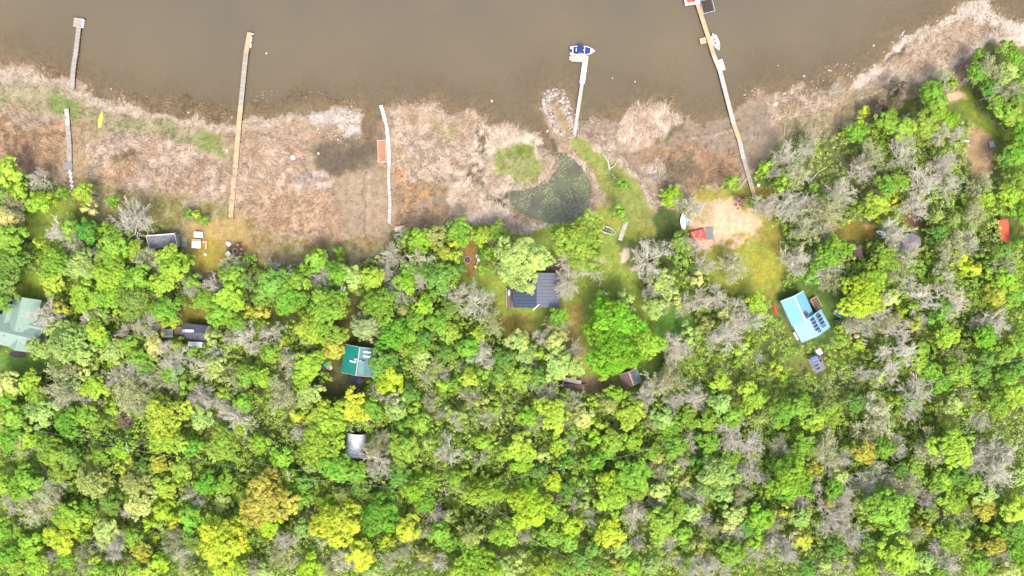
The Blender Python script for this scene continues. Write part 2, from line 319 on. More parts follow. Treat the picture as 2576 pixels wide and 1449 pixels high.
# lawns, yards, sand
LAWN = []
def lawn(rgb, poly, g=0.25, **k): LAWN.append(poly); layer(rgb, poly, k.get('fe', 1.6), k.get('wa', 2.5), r=0, g=g, u=0, lumk=1.2)
lawn((132, 152, 56), [(75, 480), (180, 488), (190, 540), (165, 590), (120, 640), (70, 600)], 0.4)
lawn((146, 168, 56), [(48, 685), (105, 690), (140, 740), (120, 775), (45, 765)], 0.3)
lawn((112, 146, 58), [(-100, 868), (60, 878), (128, 878), (145, 925), (100, 950), (-100, 945)], 0.3)
lawn((172, 146, 92), [(452, 592), (480, 560), (560, 548), (622, 560), (632, 640), (570, 668), (540, 690), (500, 690), (478, 640), (458, 632)], 0.12)
lawn((166, 148, 64), [(475, 600), (550, 590), (575, 640), (545, 680), (505, 672), (480, 630)], 0.15)
lawn((118, 92, 68), [(570, 610), (612, 610), (615, 655), (575, 655)], 0.05)
lawn((122, 112, 48), [(460, 770), (540, 770), (540, 815), (462, 815)], 0.1)
lawn((104, 96, 52), [(878, 735), (920, 735), (920, 850), (905, 868), (860, 865), (828, 850), (828, 795), (870, 800)], 0.2)
lawn((96, 100, 52), [(660, 780), (770, 785), (770, 812), (660, 805)], 0.2)
lawn((92, 92, 52), [(790, 895), (865, 895), (880, 940), (925, 945), (925, 985), (880, 1000), (800, 990), (785, 940)], 0.12)
lawn((138, 154, 62), [(1163, 610), (1200, 598), (1212, 650), (1255, 690), (1290, 640), (1300, 590), (1400, 565), (1500, 545), (1530, 520), (1580, 570), (1655, 565), (1625, 600), (1610, 700), (1640, 760), (1720, 780), (1745, 820), (1690, 865), (1650, 920), (1640, 970), (1580, 988), (1490, 990), (1420, 978), (1400, 900), (1340, 880), (1290, 872), (1240, 800), (1180, 740), (1152, 690)], 0.2)
lawn((150, 118, 66), [(1168, 612), (1195, 600), (1205, 645), (1195, 690), (1165, 690)], 0.05)
lawn((152, 152, 66), [(1495, 520), (1530, 510), (1575, 572), (1655, 568), (1650, 590), (1600, 598), (1560, 560), (1540, 570), (1500, 540)], 0.2)
lawn((104, 118, 62), [(1545, 598), (1600, 600), (1650, 590), (1650, 650), (1600, 690), (1560, 640)], 0.3)
lawn((158, 142, 72), [(1410, 760), (1470, 760), (1460, 960), (1500, 985), (1430, 970), (1405, 890), (1395, 800)], 0.1)
lawn((138, 112, 84), [(1415, 945), (1480, 950), (1560, 960), (1540, 990), (1470, 988), (1415, 975)], 0.03)
lawn((150, 138, 66), [(1290, 790), (1340, 790), (1330, 870), (1290, 872), (1245, 800)], 0.1)
lawn((104, 152, 56), [(1700, 775), (1745, 815), (1690, 865), (1645, 850), (1650, 780)], 0.5)
lawn((112, 140, 56), [(1600, 890), (1680, 860), (1650, 930), (1630, 975), (1600, 985)], 0.5)
lawn((84, 100, 52), [(1648, 520), (1700, 530), (1712, 600), (1700, 680), (1660, 690), (1650, 600)], 0.8)
lawn((150, 142, 60), [(1735, 485), (1880, 470), (1965, 480), (1945, 560), (1962, 600), (1978, 650), (1962, 742), (1920, 762), (1850, 742), (1780, 692), (1735, 625), (1715, 560)], 0.2)
lawn((148, 156, 60), [(1775, 640), (1860, 610), (1930, 612), (1965, 650), (1955, 720), (1890, 748), (1830, 740), (1775, 715)], 0.1)
lawn((160, 154, 56), [(1890, 640), (1945, 650), (1940, 710), (1900, 720)], 0.1, fe=3)
lawn((214, 178, 140), [(1790, 512), (1832, 490), (1850, 520), (1890, 540), (1912, 565), (1905, 602), (1850, 602), (1800, 614), (1760, 628), (1735, 610), (1742, 560), (1768, 545)], 0.06, fe=2.5, wa=6)
lawn((180, 156, 116), [(1735, 500), (1790, 505), (1795, 560), (1760, 560), (1735, 530)], 0.1)
lawn((98, 124, 56), [(1948, 740), (2010, 700), (2110, 700), (2122, 770), (2112, 812), (2090, 836), (2060, 868), (1985, 872), (1955, 800)], 0.35)
lawn((128, 116, 46), [(2090, 565), (2195, 560), (2205, 590), (2180, 612), (2080, 612)], 0.15)
lawn((190, 140, 90), [(2170, 562), (2200, 562), (2200, 575), (2172, 576)], 0.05)
lawn((172, 142, 100), [(2428, 300), (2480, 300), (2512, 370), (2505, 430), (2460, 470), (2425, 400)], 0.15, wa=5)
lawn((120, 138, 48), [(2385, 225), (2420, 230), (2470, 290), (2512, 330), (2520, 400), (2490, 340), (2430, 300)], 0.5)
lawn((222, 178, 144), [(2383, 240), (2405, 232), (2420, 252), (2395, 262)], 0.03)
lawn((126, 98, 76), [(2285, 520), (2320, 520), (2325, 570), (2280, 590), (2265, 560)], 0.1)
lawn((92, 60, 66), [(2250, 820), (2290, 815), (2295, 850), (2255, 850)], 0.1)
layer((122, 128, 74), [(1960, 370), (2100, 340), (2180, 360), (2240, 480), (2200, 540), (2060, 520), (1960, 450)], 5, 8, g=0.9, u=0.45)
layer((128, 140, 70), [(1765, 830), (1960, 800), (2060, 870), (2150, 870), (2180, 1000), (2060, 1080), (1900, 1060), (1800, 1010)], 5, 8, g=0.9, u=0.75)
for c_, p_ in (((236, 204, 176), [(1562, 628), (1585, 620), (1590, 640), (1570, 660)]), ((226, 186, 156), [(1582, 665), (1600, 672), (1598, 682), (1582, 676)])):
    layer(c_, p_, 1, 3, g=0, u=0)
for yy in range(6):      # mowing arcs on the yellow lawn
    r_ = 40+yy*9
    line((172, 158, 62) if yy % 2 else (142, 130, 50), [(1880+r_*1.3*math.cos(a), 690-r_*math.sin(a)) for a in np.linspace(0.4, 2.6, 9)], 2.4, mix=0.5)
for k_ in range(5):
    line((176, 150, 80), [(1420+k_*5, 780), (1412+k_*6, 860)], 1.5, mix=0.5)
line((160, 132, 94), [(175, 485), (172, 520), (160, 560), (170, 600)], 8, mix=0.5)
wet = np.clip(1-np.abs(swat)/1.2, 0, 1)                      # damp rim along the water
# lake bed colours
bed = np.clip(swat/6.0, 0, 1)
bc = np.array(A(166, 150, 120))*(1-bed[..., None])+np.array(A(140, 126, 104))*bed[..., None]
inw = np.clip(swat/1.5+0.3, 0, 1)[..., None]
col = col*(1-inw*0.9)+bc*inw*0.9
col *= (1-0.12*wet)[..., None]
pin = np.clip(sp/1.0, 0, 1)[..., None]; col = col*(1-pin)+np.array(A(88, 82, 62))*pin
# mottling of every cover
m1 = fbm(GX, GY, 1.1, 71, 4); m2 = fbm(GX, GY, 0.22, 5, 4)
dry = np.clip(reed+0.3, 0, 1)
col *= (1+0.75*(m1-0.5)+0.28*(m2-0.5)*dry)[..., None]
gg = np.clip((fbm(GX, GY, 0.3, 203, 4)-0.52)*5, 0, 1)*np.clip(reed, 0, 1)*0.5
col = col*(1-gg[..., None])+np.array(A(186, 152, 112))*gg[..., None]
tuft = np.clip((fbm(GX, GY, 0.5, 411, 4)-0.47)*6, 0, 1)*np.clip(grass*1.2, 0, 1)*np.clip(reed*6, 0, 1)*0.75
col = col*(1-tuft[..., None])+np.array(A(192, 178, 146))*tuft[..., None]
# heights
land = np.clip(-swat, 0, None)
rise = 0.02+np.minimum(land*0.05, 0.3)+np.clip((land-8)*0.004, 0, 0.25)+0.10*(m1-0.5)*np.clip(land, 0, 1)+0.25*n3*np.clip(land/10, 0, 1)
dep = np.minimum(np.clip(swat, 0, None)*0.05, 2.6)+0.02
dep = dep-0.10*(m2-0.5)*np.clip(swat, 0, 1)
GZ = np.where(swat > 0, -dep, rise)
far = np.clip((np.hypot(GX, GY)-170)/600, 0, 1); GZ = GZ+np.where(swat > 0, -2*far, 6*far*fbm(GX, GY, 0.004, 3, 3))
reed *= np.where(swat > 0.5, 0, 1); grass *= np.where(swat > 0.1, 0, 1)
def gz(x, y):
    x = min(max(x, gx[1]), gx[-2]); y = min(max(y, gy[1]), gy[-2])
    i = int(np.searchsorted(gx, x))-1; j = int(np.searchsorted(gy, y))-1
    fx = (x-gx[i])/(gx[i+1]-gx[i]); fy = (y-gy[j])/(gy[j+1]-gy[j])
    return float((GZ[j, i]*(1-fx)+GZ[j, i+1]*fx)*(1-fy)+(GZ[j+1, i]*(1-fx)+GZ[j+1, i+1]*fx)*fy)
def gidx(x, y):
    return np.clip(np.searchsorted(gy, y)-1, 0, len(gy)-2), np.clip(np.searchsorted(gx, x)-1, 0, len(gx)-2)
def G(X, Y, dz=0.0):
    p = P(X, Y, 0); z = gz(p.x, p.y); p = P(X, Y, z+dz); return Vector((p.x, p.y, z))
def grid_faces(ny, nx, mask=None):
    idx = np.arange(ny*nx).reshape(ny, nx)
    f = np.stack([idx[:-1, :-1], idx[:-1, 1:], idx[1:, 1:], idx[1:, :-1]], -1)
    return f[mask] if mask is not None else f.reshape(-1, 4)

gm = bpy.data.materials.new('ground_cover'); gm.use_nodes = True; t = gm.node_tree; t.nodes.clear()
o_ = t.nodes.new('ShaderNodeOutputMaterial'); b_ = t.nodes.new('ShaderNodeBsdfPrincipled'); t.links.new(b_.outputs[0], o_.inputs[0])
b_.inputs['Roughness'].default_value = 0.9; b_.inputs['Specular IOR Level'].default_value = 0.15
at = t.nodes.new('ShaderNodeAttribute'); at.attribute_name = 'col'
tc = t.nodes.new('ShaderNodeTexCoord')
na = t.nodes.new('ShaderNodeTexNoise'); na.inputs['Scale'].default_value = 2.2; na.inputs['Detail'].default_value = 8; na.inputs['Roughness'].default_value = 0.75; na.inputs['Distortion'].default_value = 0.6
t.links.new(tc.outputs['Object'], na.inputs['Vector'])
mra = t.nodes.new('ShaderNodeMapRange'); mra.inputs['From Min'].default_value = 0.25; mra.inputs['From Max'].default_value = 0.75; mra.inputs['To Min'].default_value = 0.55; mra.inputs['To Max'].default_value = 1.45
t.links.new(na.outputs['Fac'], mra.inputs['Value'])
va = t.nodes.new('ShaderNodeVectorMath'); va.operation = 'SCALE'; t.links.new(at.outputs['Color'], va.inputs[0]); t.links.new(mra.outputs[0], va.inputs['Scale'])
nb = t.nodes.new('ShaderNodeTexVoronoi'); nb.inputs['Scale'].default_value = 1.6; t.links.new(tc.outputs['Object'], nb.inputs['Vector'])
hs = t.nodes.new('ShaderNodeHueSaturation'); mh = t.nodes.new('ShaderNodeMapRange'); mh.inputs['To Min'].default_value = 0.485; mh.inputs['To Max'].default_value = 0.515
nc = t.nodes.new('ShaderNodeTexNoise'); nc.inputs['Scale'].default_value = 0.5; nc.inputs['Detail'].default_value = 5; t.links.new(tc.outputs['Object'], nc.inputs['Vector'])
t.links.new(nc.outputs['Fac'], mh.inputs['Value']); mh.inputs['From Min'].default_value = 0.3; mh.inputs['From Max'].default_value = 0.7
t.links.new(mh.outputs[0], hs.inputs['Hue']); t.links.new(va.outputs[0], hs.inputs['Color']); t.links.new(hs.outputs[0], b_.inputs['Base Color'])
bp = t.nodes.new('ShaderNodeBump'); bp.inputs['Strength'].default_value = 0.8; bp.inputs['Distance'].default_value = 0.15
t.links.new(na.outputs['Fac'], bp.inputs['Height']); t.links.new(bp.outputs[0], b_.inputs['Normal'])
V = np.stack([GX, GY, GZ], -1).reshape(-1, 3)
me = np_mesh('ground', V, grid_faces(*sh), gm, {'col': col.reshape(-1, 3)}, smooth=True)
tag(link_mesh('ground', me), 'reed beds, mud, lawns, sand and forest floor of the lake shore', kind='structure')

# water: a sheet over the lake and the pond, murky with depth
wm = bpy.data.materials.new('murky_water'); wm.use_nodes = True; t = wm.node_tree; t.nodes.clear()
o_ = t.nodes.new('ShaderNodeOutputMaterial')
ad = t.nodes.new('ShaderNodeAttribute'); ad.attribute_name = 'depth'
ex = t.nodes.new('ShaderNodeMath'); ex.operation = 'MULTIPLY'; ex.inputs[1].default_value = -3.0; t.links.new(ad.outputs['Fac'], ex.inputs[0])
e2 = t.nodes.new('ShaderNodeMath'); e2.operation = 'EXPONENT'; t.links.new(ex.outputs[0], e2.inputs[0])
al = t.nodes.new('ShaderNodeMath'); al.operation = 'SUBTRACT'; al.inputs[0].default_value = 1.0; t.links.new(e2.outputs[0], al.inputs[1])
rp = t.nodes.new('ShaderNodeValToRGB'); rp.color_ramp.elements[0].position = 0.0; rp.color_ramp.elements[0].color = (*A(146, 130, 102), 1)
rp.color_ramp.elements[1].position = 1.0; rp.color_ramp.elements[1].color = (*A(102, 99, 92), 1)
e_ = rp.color_ramp.elements.new(0.3); e_.color = (*A(130, 118, 95), 1)
e_ = rp.color_ramp.elements.new(0.6); e_.color = (*A(117, 108, 92), 1)
md = t.nodes.new('ShaderNodeMath'); md.operation = 'DIVIDE'; md.inputs[1].default_value = 2.6; t.links.new(ad.outputs['Fac'], md.inputs[0])
tc = t.nodes.new('ShaderNodeTexCoord'); nn = t.nodes.new('ShaderNodeTexNoise'); nn.inputs['Scale'].default_value = 0.06; nn.inputs['Detail'].default_value = 6
t.links.new(tc.outputs['Object'], nn.inputs['Vector'])
ma = t.nodes.new('ShaderNodeMath'); ma.operation = 'MULTIPLY_ADD'; ma.inputs[1].default_value = 0.5; t.links.new(nn.outputs['Fac'], ma.inputs[0])
mb = t.nodes.new('ShaderNodeMath'); mb.operation = 'SUBTRACT'; mb.inputs[1].default_value = 0.25; t.links.new(md.outputs[0], mb.inputs[0]); t.links.new(mb.outputs[0], ma.inputs[2])
t.links.new(ma.outputs[0], rp.inputs[0])
ng = t.nodes.new('ShaderNodeTexNoise'); ng.inputs['Scale'].default_value = 3.0; ng.inputs['Detail'].default_value = 4; t.links.new(tc.outputs['Object'], ng.inputs['Vector'])
mg = t.nodes.new('ShaderNodeMapRange'); mg.inputs['From Min'].default_value = 0.3; mg.inputs['From Max'].default_value = 0.7; mg.inputs['To Min'].default_value = 0.93; mg.inputs['To Max'].default_value = 1.07
t.links.new(ng.outputs['Fac'], mg.inputs['Value'])
vg = t.nodes.new('ShaderNodeVectorMath'); vg.operation = 'SCALE'; t.links.new(rp.outputs[0], vg.inputs[0]); t.links.new(mg.outputs[0], vg.inputs['Scale'])
df = t.nodes.new('ShaderNodeBsdfDiffuse'); t.links.new(vg.outputs[0], df.inputs[0])
tr = t.nodes.new('ShaderNodeBsdfTransparent'); tr.inputs[0].default_value = (0.93, 0.9, 0.84, 1)
m1_ = t.nodes.new('ShaderNodeMixShader'); t.links.new(al.outputs[0], m1_.inputs[0]); t.links.new(tr.outputs[0], m1_.inputs[1]); t.links.new(df.outputs[0], m1_.inputs[2])
gl = t.nodes.new('ShaderNodeBsdfGlossy'); gl.inputs['Roughness'].default_value = 0.18
fr = t.nodes.new('ShaderNodeFresnel'); fr.inputs['IOR'].default_value = 1.33
bw = t.nodes.new('ShaderNodeBump'); bw.inputs['Strength'].default_value = 0.15; bw.inputs['Distance'].default_value = 0.03; t.links.new(ng.outputs['Fac'], bw.inputs['Height']); t.links.new(bw.outputs[0], gl.inputs['Normal'])
m2_ = t.nodes.new('ShaderNodeMixShader'); t.links.new(fr.outputs[0], m2_.inputs[0]); t.links.new(m1_.outputs[0], m2_.inputs[1]); t.links.new(gl.outputs[0], m2_.inputs[2])
t.links.new(m2_.outputs[0], o_.inputs[0])
sx_, sy_ = slice(None, None, 2), slice(None, None, 2)
wX, wY, wZ = GX[sy_, sx_], GY[sy_, sx_], GZ[sy_, sx_]
ny, nx = wX.shape
near = np.minimum.reduce([wZ[:-1, :-1], wZ[1:, :-1], wZ[:-1, 1:], wZ[1:, 1:]]) < 0.05
wsp = sp[sy_, sx_]; pondc = np.maximum.reduce([wsp[:-1, :-1], wsp[1:, 1:]]) > -0.8
pondc &= (wY[:-1, :-1] < 33.0)
pmat = mk_mat('pond_water', A(100, 96, 76), 0.2, var=0.2, scale=0.3, spec=0.5, col2=A(112, 118, 78))
pme = np_mesh('pond', np.stack([wX, wY, np.full_like(wX, 0.004)], -1).reshape(-1, 3), grid_faces(ny, nx, near & pondc), pmat)
bm = bmesh.new(); bm.from_mesh(pme); bmesh.ops.delete(bm, geom=[v for v in bm.verts if not v.link_faces], context='VERTS'); bm.to_mesh(pme); bm.free()
tag(link_mesh('pond', pme), 'dark weedy pond water behind the reeds', kind='structure')
wf = grid_faces(ny, nx, near & ~pondc)
dw = np.clip(-wZ, 0, 2.6).ravel()
me = np_mesh('lake_water', np.stack([wX, wY, np.zeros_like(wX)], -1).reshape(-1, 3), wf, wm, {'depth': dw})
bm = bmesh.new(); bm.from_mesh(me); bmesh.ops.delete(bm, geom=[v for v in bm.verts if not v.link_faces], context='VERTS'); bm.to_mesh(me); bm.free()
tag(link_mesh('lake', me), 'shallow brown lake water', kind='structure')
# ------------------------------------------------------------ materials of built things
GREYWOOD = mk_mat('weathered_wood', A(190, 180, 168), 0.85, var=0.12, scale=2, tint=True)
DOCKGREY = mk_mat('grey_dock_boards', A(158, 156, 152), 0.85, var=0.15, scale=2, tint=True)
PALEWOOD = mk_mat('pale_grey_boards', A(214, 206, 194), 0.8, var=0.1, scale=2, tint=True)
NEWWOOD = mk_mat('fresh_orange_wood', A(226, 190, 148), 0.75, var=0.1, scale=2, tint=True)
SANDWOOD = mk_mat('sandy_wood', A(222, 190, 152), 0.8, var=0.1, scale=2, tint=True)
BROWNWOOD = mk_mat('brown_deck_boards', A(146, 120, 106), 0.85, var=0.22, scale=2.5, tint=True)
DARKWOOD = mk_mat('dark_wet_wood', A(74, 64, 58), 0.8, tint=True)
REDWOOD = mk_mat('orange_stained_wood', A(200, 108, 56), 0.8, var=0.25, scale=2, tint=True)
WHITE = mk_mat('white_paint', (0.78, 0.78, 0.77), 0.5, var=0.04, tint=True)
OFFWHITE = mk_mat('off_white_panel', A(240, 232, 222, .62), 0.6, var=0.06, tint=True)
TERRA = mk_mat('terracotta_deck_cover', A(196, 138, 108), 0.8, var=0.1, scale=3)
BLUECAN = mk_mat('blue_canvas', A(44, 66, 140), 0.7, var=0.15, scale=3)
BLUEDK = mk_mat('dark_blue_canvas', A(30, 40, 105), 0.7, var=0.15, scale=3)
YEL = mk_mat('yellow_hull', A(238, 226, 96, .6), 0.4, var=0.06)
REDP = mk_mat('red_plastic', A(222, 78, 66, .6), 0.45, var=0.1)
TARP = mk_mat('red_tarp', A(232, 92, 84, .6), 0.6, var=0.12, scale=1.5, bump=0.4)
BLUEPL = mk_mat('light_blue_plastic', A(110, 190, 230, .6), 0.4, var=0.06)
TEALPL = mk_mat('turquoise_plastic', A(40, 190, 200, .6), 0.4, var=0.15)
GREENPL = mk_mat('green_plastic', A(40, 150, 120, .6), 0.5, var=0.2)
BLK = mk_mat('black_rubber', (0.03, 0.03, 0.035), 0.6, var=0.2)
STEEL = mk_mat('galvanised_steel', A(196, 200, 206, .6), 0.4, metal=0.4, var=0.15)
ALU = mk_mat('aluminium', A(222, 232, 240, .62), 0.4, metal=0.3, var=0.06)
GLASS = mk_mat('dark_glass', (0.04, 0.06, 0.08), 0.12, var=0.1, spec=0.6)
PALEGLASS = mk_mat('skylight_glass', (0.35, 0.42, 0.45), 0.2, var=0.1, spec=0.6)
SHG = mk_mat('grey_shingles', A(142, 142, 152), 0.9, var=0.3, scale=4, col2=A(116, 116, 126), bump=0.5)
SHD = mk_mat('charcoal_shingles', A(112, 114, 128), 0.9, var=0.3, scale=4, col2=A(92, 92, 106), bump=0.5)
SHB = mk_mat('brown_shingles', A(132, 110, 106), 0.9, var=0.25, scale=5, col2=A(118, 98, 96), bump=0.5)
SHM = mk_mat('mottled_blue_grey_shingles', A(134, 142, 160), 0.9, var=0.35, scale=3, col2=A(92, 98, 112), bump=0.5)
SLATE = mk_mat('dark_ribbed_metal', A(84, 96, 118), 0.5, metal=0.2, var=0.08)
SLATE2 = mk_mat('lighter_grey_ribbed_metal', A(124, 128, 140), 0.5, metal=0.2, var=0.08)  # right slope of the cottage roof, a lighter grey than the left
SAGE = mk_mat('sage_shingles', A(158, 184, 166), 0.85, var=0.1, scale=4, col2=A(150, 174, 158), bump=0.4)
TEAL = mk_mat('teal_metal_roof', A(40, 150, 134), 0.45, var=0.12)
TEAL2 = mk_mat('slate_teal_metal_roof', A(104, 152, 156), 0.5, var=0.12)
SKYB = mk_mat('sky_blue_metal_roof', A(132, 194, 216, .56), 0.45, var=0.06)
SKYB2 = mk_mat('pale_blue_metal_roof', A(152, 204, 222, .58), 0.45, var=0.05)
ORNG = mk_mat('orange_red_metal', A(226, 104, 72, .58), 0.55, var=0.1)
ORNGD = mk_mat('brick_red_siding', A(176, 70, 56), 0.7, var=0.15)
GREYR = mk_mat('grey_mauve_shingles', A(150, 142, 146), 0.9, var=0.2, scale=5, bump=0.4)
SOLAR = mk_mat('solar_cells', A(58, 66, 96), 0.25, var=0.1, spec=0.6)
SOLARB = mk_mat('blue_solar_cells', A(84, 120, 186), 0.25, var=0.1, spec=0.6)
BEIGE = mk_mat('beige_siding', A(190, 182, 166), 0.8, var=0.1)
BRSID = mk_mat('brown_siding', A(120, 96, 80), 0.85, var=0.15)
CONC = mk_mat('grey_slab', A(160, 156, 150), 0.9, var=0.12)
SILV = mk_mat('silver_corrugated_steel', A(230, 234, 240, .7), 0.4, metal=0.1, var=0.1, scale=1.5)
STONE = mk_mat('lake_stone', A(206, 192, 176), 0.85, var=0.25, scale=3, objcol=True, bump=0.4)
ASH = mk_mat('ash', A(96, 88, 86), 0.95, var=0.4, scale=8)
DRIFT = mk_mat('bleached_driftwood', A(214, 204, 188), 0.9, var=0.15, scale=3)
FOOT = []
def foot(c, L, Wd, a): FOOT.append((c[0], c[1], L/2, math.cos(a), math.sin(a), Wd/2))
def fit(cs, z):      # four roof corners a,b,c,d seen in the photo at height z -> centre, angle of a->b, length, width
    p = [P(X, Y, z) for X, Y in cs]; c = sum(p, Vector())/4; u = (p[1]-p[0]+p[2]-p[3])/2; v = (p[3]-p[0]+p[2]-p[1])/2
    return c, math.atan2(u.y, u.x), u.length, v.length
def gable_roof(L, Wd, ev, rg, mat, parent, name='roof', ribs=0, ribh=0.05, v0=0.0, mat2=None, th=0.1, ev2=None, c=(0, 0), rz=0.0, trim=None, ends=(-1, 1)):
    # ridge along local x; slope surfaces at +y and -y; ridge line offset v0
    M = Matrix.Translation((c[0], c[1], 0)) @ Matrix.Rotation(rz, 4, 'Z'); ev2 = ev if ev2 is None else ev2
    def tf(p): return M @ Vector(p)
    res = []
    for s, e, m in ((1, ev, mat), (-1, ev2, mat2 or mat)):
        b = MB(); b.slab([tf((-L/2, v0, rg)), tf((L/2, v0, rg)), tf((L/2, s*Wd/2, e)), tf((-L/2, s*Wd/2, e))], th)
        if ribs:
            n = int(L/ribs)
            for i in range(n+1):
                x = -L/2+0.04+i*(L-0.08)/n; b.beam(tf((x, v0+s*0.02, rg+ribh*0.3)), tf((x, s*Wd/2, e+ribh*0.3)), 0.09, ribh)
        if m is mat and not (mat2 and mat2 is not mat):
            res.append(b)
        else: res.append(b)
    if mat2 and mat2 is not mat:
        o = res[0].build(name, mat, parent); o2 = res[1].build(name, mat2, parent)
    else:
        b = res[0]; b.add(res[1].v, res[1].f); o = b.build(name, mat, parent)
    if trim:
        t_ = MB(); t_.beam(tf((-L/2, v0, rg+0.06)), tf((L/2, v0, rg+0.06)), 0.22, 0.06); t_.build('ridge_cap', trim, o)
        for x in [e_k*(L/2+0.03) for e_k in ends]:
            t_ = MB()
            for s, e in ((1, ev), (-1, ev2)): t_.beam(tf((x, v0, rg+.01)), tf((x, s*Wd/2, e+.01)), 0.08, 0.14)
            t_.build('fascia', trim, o)
    return o
def walls(L, Wd, ev, rg, mat, parent, base=0.0, over=0.3, v0=0.0, ev2=None, c=(0, 0), rz=0.0, name='wall'):
    M = Matrix.Translation((c[0], c[1], 0)) @ Matrix.Rotation(rz, 4, 'Z'); ev2 = ev if ev2 is None else ev2
    x0 = L/2-over; y0 = Wd/2-over; t_ = 0.14
    def hy(y):
        return (rg+(ev-rg)*(y-v0)/(Wd/2-v0) if y >= v0 else rg+(ev2-rg)*(v0-y)/(v0+Wd/2))-t_
    prof = [(-y0, base-0.6), (y0, base-0.6), (y0, hy(y0)), (v0, rg-t_), (-y0, hy(-y0))]
    vs = [M @ Vector((x, y, z)) for x in (-x0, x0) for y, z in prof]; n = 5
    return MB().add(vs, [(i, (i+1) % n, n+(i+1) % n, n+i) for i in range(n)]+[(4, 3, 2, 1, 0), (5, 6, 7, 8, 9)]).build(name, mat, parent)
def window(parent, x, y, z, w, h, ax, fm=None, gm_=None):     # ax: unit normal in xy
    px, py = -ax[1], ax[0]; c = Vector((x, y, z))
    f = MB()
    for s in (-1, 1):
        f.box(c+Vector((px*s*w/2, py*s*w/2, 0)), (0.09, 0.09, h+0.09), math.atan2(ax[1], ax[0])); f.box(c+Vector((0, 0, s*h/2)), (0.08, w-0.09, 0.09), math.atan2(ax[1], ax[0]))
    o = f.build('window', fm or WHITE, parent)
    MB().box(c, (0.04, w-0.1, h-0.1), math.atan2(ax[1], ax[0])).build('pane', gm_ or GLASS, o); return o
def door(parent, x, y, z0, w, h, ax, mat):
    a = math.atan2(ax[1], ax[0]); o = MB().box((x, y, z0+h/2), (0.08, w, h), a).build('door', mat, parent)
    MB().box((x+ax[0]*0.06-ax[1]*w*0.38, y+ax[1]*0.06+ax[0]*w*0.38, z0+h*0.48), (0.06, 0.12, 0.04), a).build('handle', STEEL, o); return o
def house(name, label, cat, cs, ev, rg, wallm, roofm, ribs=0, base=0.0, trim=None, mat2=None, v0=0, ev2=None, over=0.3, ribh=0.05, wins=(), dr=None, ends=(-1, 1)):
    c, a, L, Wd = fit(cs, ev); gr = gz(c.x, c.y); h = thing(name, label, cat, (c.x, c.y, gr), a); foot(c, L, Wd, a)
    walls(L, Wd, ev-gr, rg-gr, wallm, h, base, over, v0, None if ev2 is None else ev2-gr)
    gable_roof(L, Wd, ev-gr, rg-gr, roofm, h, ribs=ribs, trim=trim, mat2=mat2, v0=v0, ev2=None if ev2 is None else ev2-gr, ribh=ribh, ends=ends)
    for (sd_, f, z, w, hh) in wins:
        x0, y0 = L/2-over+0.02, Wd/2-over+0.02
        if sd_ == '+x': window(h, x0, f*Wd, z, w, hh, (1, 0))
        if sd_ == '-x': window(h, -x0, f*Wd, z, w, hh, (-1, 0))
        if sd_ == '+y': window(h, f*L, y0, z, w, hh, (0, 1))
        if sd_ == '-y': window(h, f*L, -y0, z, w, hh, (0, -1))
    if dr:
        sd_, f, m = dr; x0, y0 = L/2-over+0.02, Wd/2-over+0.02
        door(h, *((x0, f*Wd) if sd_ == '+x' else (-x0, f*Wd) if sd_ == '-x' else (f*L, y0) if sd_ == '+y' else (f*L, -y0)), 0.05, 0.9, 2.0, {'+x': (1, 0), '-x': (-1, 0), '+y': (0, 1), '-y': (0, -1)}[sd_], m)
    return h, L, Wd, gr
def slope_z(y, Wd, ev, rg, v0=0.0): return rg+(ev-rg)*abs(y-v0)/(Wd/2-v0*(1 if y > v0 else -1))
def on_slope(parent, name, mat, x0, x1, y0, y1, Wd, ev, rg, th=0.08, lift=0.05):
    return MB().slab([(x0, y0, slope_z(y0, Wd, ev, rg)+lift+th), (x1, y0, slope_z(y0, Wd, ev, rg)+lift+th), (x1, y1, slope_z(y1, Wd, ev, rg)+lift+th), (x0, y1, slope_z(y1, Wd, ev, rg)+lift+th)], th).build(name, mat, parent)

# ------------------------------------------------------------ docks and boardwalks
def strip(h, p, q, w, z, mat, name='deck_section', pl=0.3, gap=0.025, th=0.06, off=(0, 0, 0)):
    p = Vector((p.x, p.y, z)); q = Vector((q.x, q.y, z)); d = q-p; L = d.length; d.normalize(); a = math.atan2(d.y, d.x); n = max(1, int(L/pl)); st = L/n; b = MB()
    for i in range(n):
        c = p+d*(i+0.5)*st; b.box((c.x-off[0], c.y-off[1], z-th/2), (st-gap, w, th), a, tint=random.uniform(0.86, 1.08))
    for s in (-1, 1):
        e = Vector((-d.y, d.x, 0))*s*(w/2-0.08); b.beam(p+e-Vector(off)+Vector((0, 0, -th-0.075)), q+e-Vector(off)+Vector((0, 0, -th-0.075)), 0.06, 0.14, 0.7)
    o_k = b.build(name, mat, h); b = MB()
    for s in (-1, 1):
        e = Vector((-d.y, d.x, 0))*s*(w/2-0.02); b.beam(p+e-Vector(off)+Vector((0, 0, -th-0.2)), q+e-Vector(off)+Vector((0, 0, -th-0.2)), 0.04, 0.38)
    b.build('side_board', DARKWOOD, o_k); return o_k
def posts(h, p, q, w, z, every, off, r=0.05, up=0.25, mat=None):
    L = (q-p).length; n = max(1, int(L/every)); d = (q-p).normalized(); nn = Vector((-d.y, d.x, 0))
    for i in range(n+1):
        c = p+d*(L*i/n)
        for s in (-1, 1):
            e = c+nn*s*(w/2+0.06); g_ = gz(e.x, e.y)-0.4
            MB().tube((e.x-off[0], e.y-off[1], g_), (e.x-off[0], e.y-off[1], z+up), r, n=6).build('post', mat or DARKWOOD, h)
